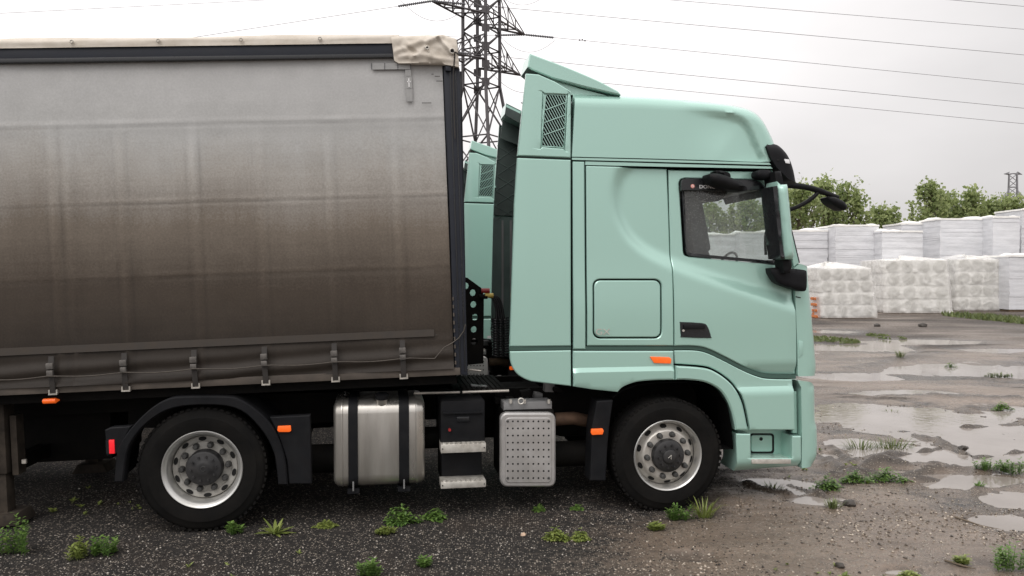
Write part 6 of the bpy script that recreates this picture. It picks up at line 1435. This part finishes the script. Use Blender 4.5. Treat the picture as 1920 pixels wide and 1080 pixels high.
for i, (k, px, py, wp, hp, lab, m_) in enumerate(WEEDS): weed(k, px, py, wp, hp, lab, 900 + i, m_)
def grass_patch(name, cx, cy, rx, ry, n, hh, label, seed):
    r = np.random.default_rng(seed); v = []; f = []; T = []
    c = ground(cx, cy); a = ground(cx + rx, cy); y0, y1 = ground(cx, cy + ry).y, ground(cx, cy - ry).y
    for i in range(n):
        t_ = r.random() * 6.28; q_ = r.random() ** 0.5; x = c.x + (a.x - c.x) * q_ * math.cos(t_); y = (y0 + y1) / 2 + (y1 - y0) / 2 * q_ * math.sin(t_)
        if fbm(np.array([x * 0.9]), np.array([y * 0.9]), seed, 3)[0] < -0.08: continue
        l = hh * (0.4 + 0.8 * r.random()); dx, dy = r.normal(0, 0.4, 2) * l; w_ = 0.03 + 0.03 * r.random(); b0 = len(v); zz = -0.01
        v += [(x - w_, y, zz), (x + w_, y, zz), (x + dx, y + dy, zz + l)]; f.append([b0, b0 + 1, b0 + 2]); ti = r.random(); T += [ti] * 3
    me = bpy.data.meshes.new(name); me.from_pydata(v, [], f); at = me.attributes.new('tint', 'FLOAT', 'POINT'); at.data.foreach_set('value', np.array(T, np.float32)); me.update()
    tag(link(name, me, M_grass), label, 'grass', kind='stuff')
grass_patch('grass_patch', 1560, 638, 45, 6, 420, 0.08, 'low grass strip beside the cab nose in the mid distance', 1)
grass_patch('grass_patch', 1662, 632, 26, 5, 260, 0.08, 'small grass patch in the mid distance by the dark gravel', 2)
grass_patch('grass_patch', 1900, 602, 46, 13, 1500, 0.22, 'tall grass patch in front of the white sheet stack at right', 3)
# clods, twigs and stones lying about
def clod(px, py, s_, label, seed, m_):
    g0 = ground(px, py); r = np.random.default_rng(seed); bm = bmesh.new(); bmesh.ops.create_icosphere(bm, subdivisions=2, radius=1)
    for q_ in bm.verts: q_.co *= 0.75 + 0.5 * r.random(); q_.co.z *= 0.6; q_.co *= s_
    me = bpy.data.meshes.new('mud_clod'); bm.to_mesh(me); bm.free(); finish(me, 60)
    o = link('mud_clod', me, m_); o.location = (g0.x, g0.y, float(height(np.array([g0.x]), np.array([g0.y]))[0]) + s_ * 0.25); tag(o, label, 'clod', 'mud clods in the yard')
M_mud = mat('dark_mud', (0.04, 0.033, 0.027), 0.6, vary=0.3, vscale=20, bump=0.4, bscale=40)
for i, (px, py, s_, lab) in enumerate(((1593, 948, 0.055, 'dark clod at the tip of the puddle below the leafy row'), (1844, 778, 0.055, 'dark elongated clod lying in the big puddle'), (1805, 843, 0.06, 'rounded mud clod on the ridge in the water'), (1575, 1064, 0.035, 'dark clod in the pebbles at the bottom edge'), (1730, 613, 0.16, 'dark clod on the bank before the wrapped pallets'), (1645, 612, 0.13, 'smaller dark clod on the bank left of the other'))):
    clod(px, py, s_, lab, 70 + i, M_mud)
M_pale = mat('pale_stone', (0.5, 0.36, 0.26), 0.7, vary=0.15, vscale=30)
o_ = clod(981, 1003, 0.024, 'pale pinkish stone lying on the dark gravel', 88, M_pale)
for i, (pts, lab) in enumerate((([(1772, 1050), (1800, 1062), (1830, 1070)], 'dark twig beside the bushy corner weed'), ([(1790, 970), (1840, 980), (1878, 986)], 'long thin stalk lying on the wet gravel at right'))):
    pp = [ground(a, b_) for a, b_ in pts]; z_ = [float(height(np.array([q_.x]), np.array([q_.y]))[0]) + 0.012 for q_ in pp]; p0 = Vector((pp[0].x, pp[0].y, z_[0]))
    o = MB().tube([Vector((q_.x, q_.y, zz)) - p0 for q_, zz in zip(pp, z_)], [0.009, 0.007, 0.003], 6).build('twig', M_bark); o.location = p0; tag(o, lab, 'twig', 'twigs on the ground')

# stray seedlings and dead stalks between the larger weeds
def seedlings(name, n, label):
    r = np.random.default_rng(77); v = []; f = []; T = []
    X = r.uniform(-4.2, 8.5, n * 6); Y = 4.4 + 7.5 * r.random(n * 6) ** 1.3; Z = height(X, Y)
    k = (fbm(X * 0.9, Y * 0.9, 700, 4) > 0.09) & (Z > WATER_Z + 0.004) & ~((X > -3.3) & (X < 2.6) & (Y > 6.6)); X, Y, Z = X[k][:n], Y[k][:n], Z[k][:n]
    for x, y, z in zip(X, Y, Z):
        ti = r.random(); m_ = int(4 + 7 * r.random()); s_ = 0.018 + 0.03 * r.random() ** 2
        for j in range(m_):
            a = r.random() * 6.28; l = s_ * (0.6 + 0.8 * r.random()); up_ = 0.3 + 0.9 * r.random(); b0 = len(v); w_ = l * 0.28
            dx, dy = math.cos(a) * l, math.sin(a) * l; px_, py_2 = -math.sin(a) * w_, math.cos(a) * w_
            v += [(x, y, z), (x + dx * 0.5 + px_, y + dy * 0.5 + py_2, z + l * up_ * 0.6), (x + dx, y + dy, z + l * up_ * 0.8), (x + dx * 0.5 - px_, y + dy * 0.5 - py_2, z + l * up_ * 0.6)]
            f.append([b0, b0 + 1, b0 + 2, b0 + 3]); T += [min(1, max(0, ti + 0.2 * r.normal()))] * 4
    me = bpy.data.meshes.new(name); me.from_pydata(v, [], f); at = me.attributes.new('tint', 'FLOAT', 'POINT'); at.data.foreach_set('value', np.array(T, np.float32)); me.update()
    tag(link(name, me, M_weedy), label, 'weeds', kind='stuff')
seedlings('weed_seedlings', 260, 'tiny scattered weed seedlings between the stones')
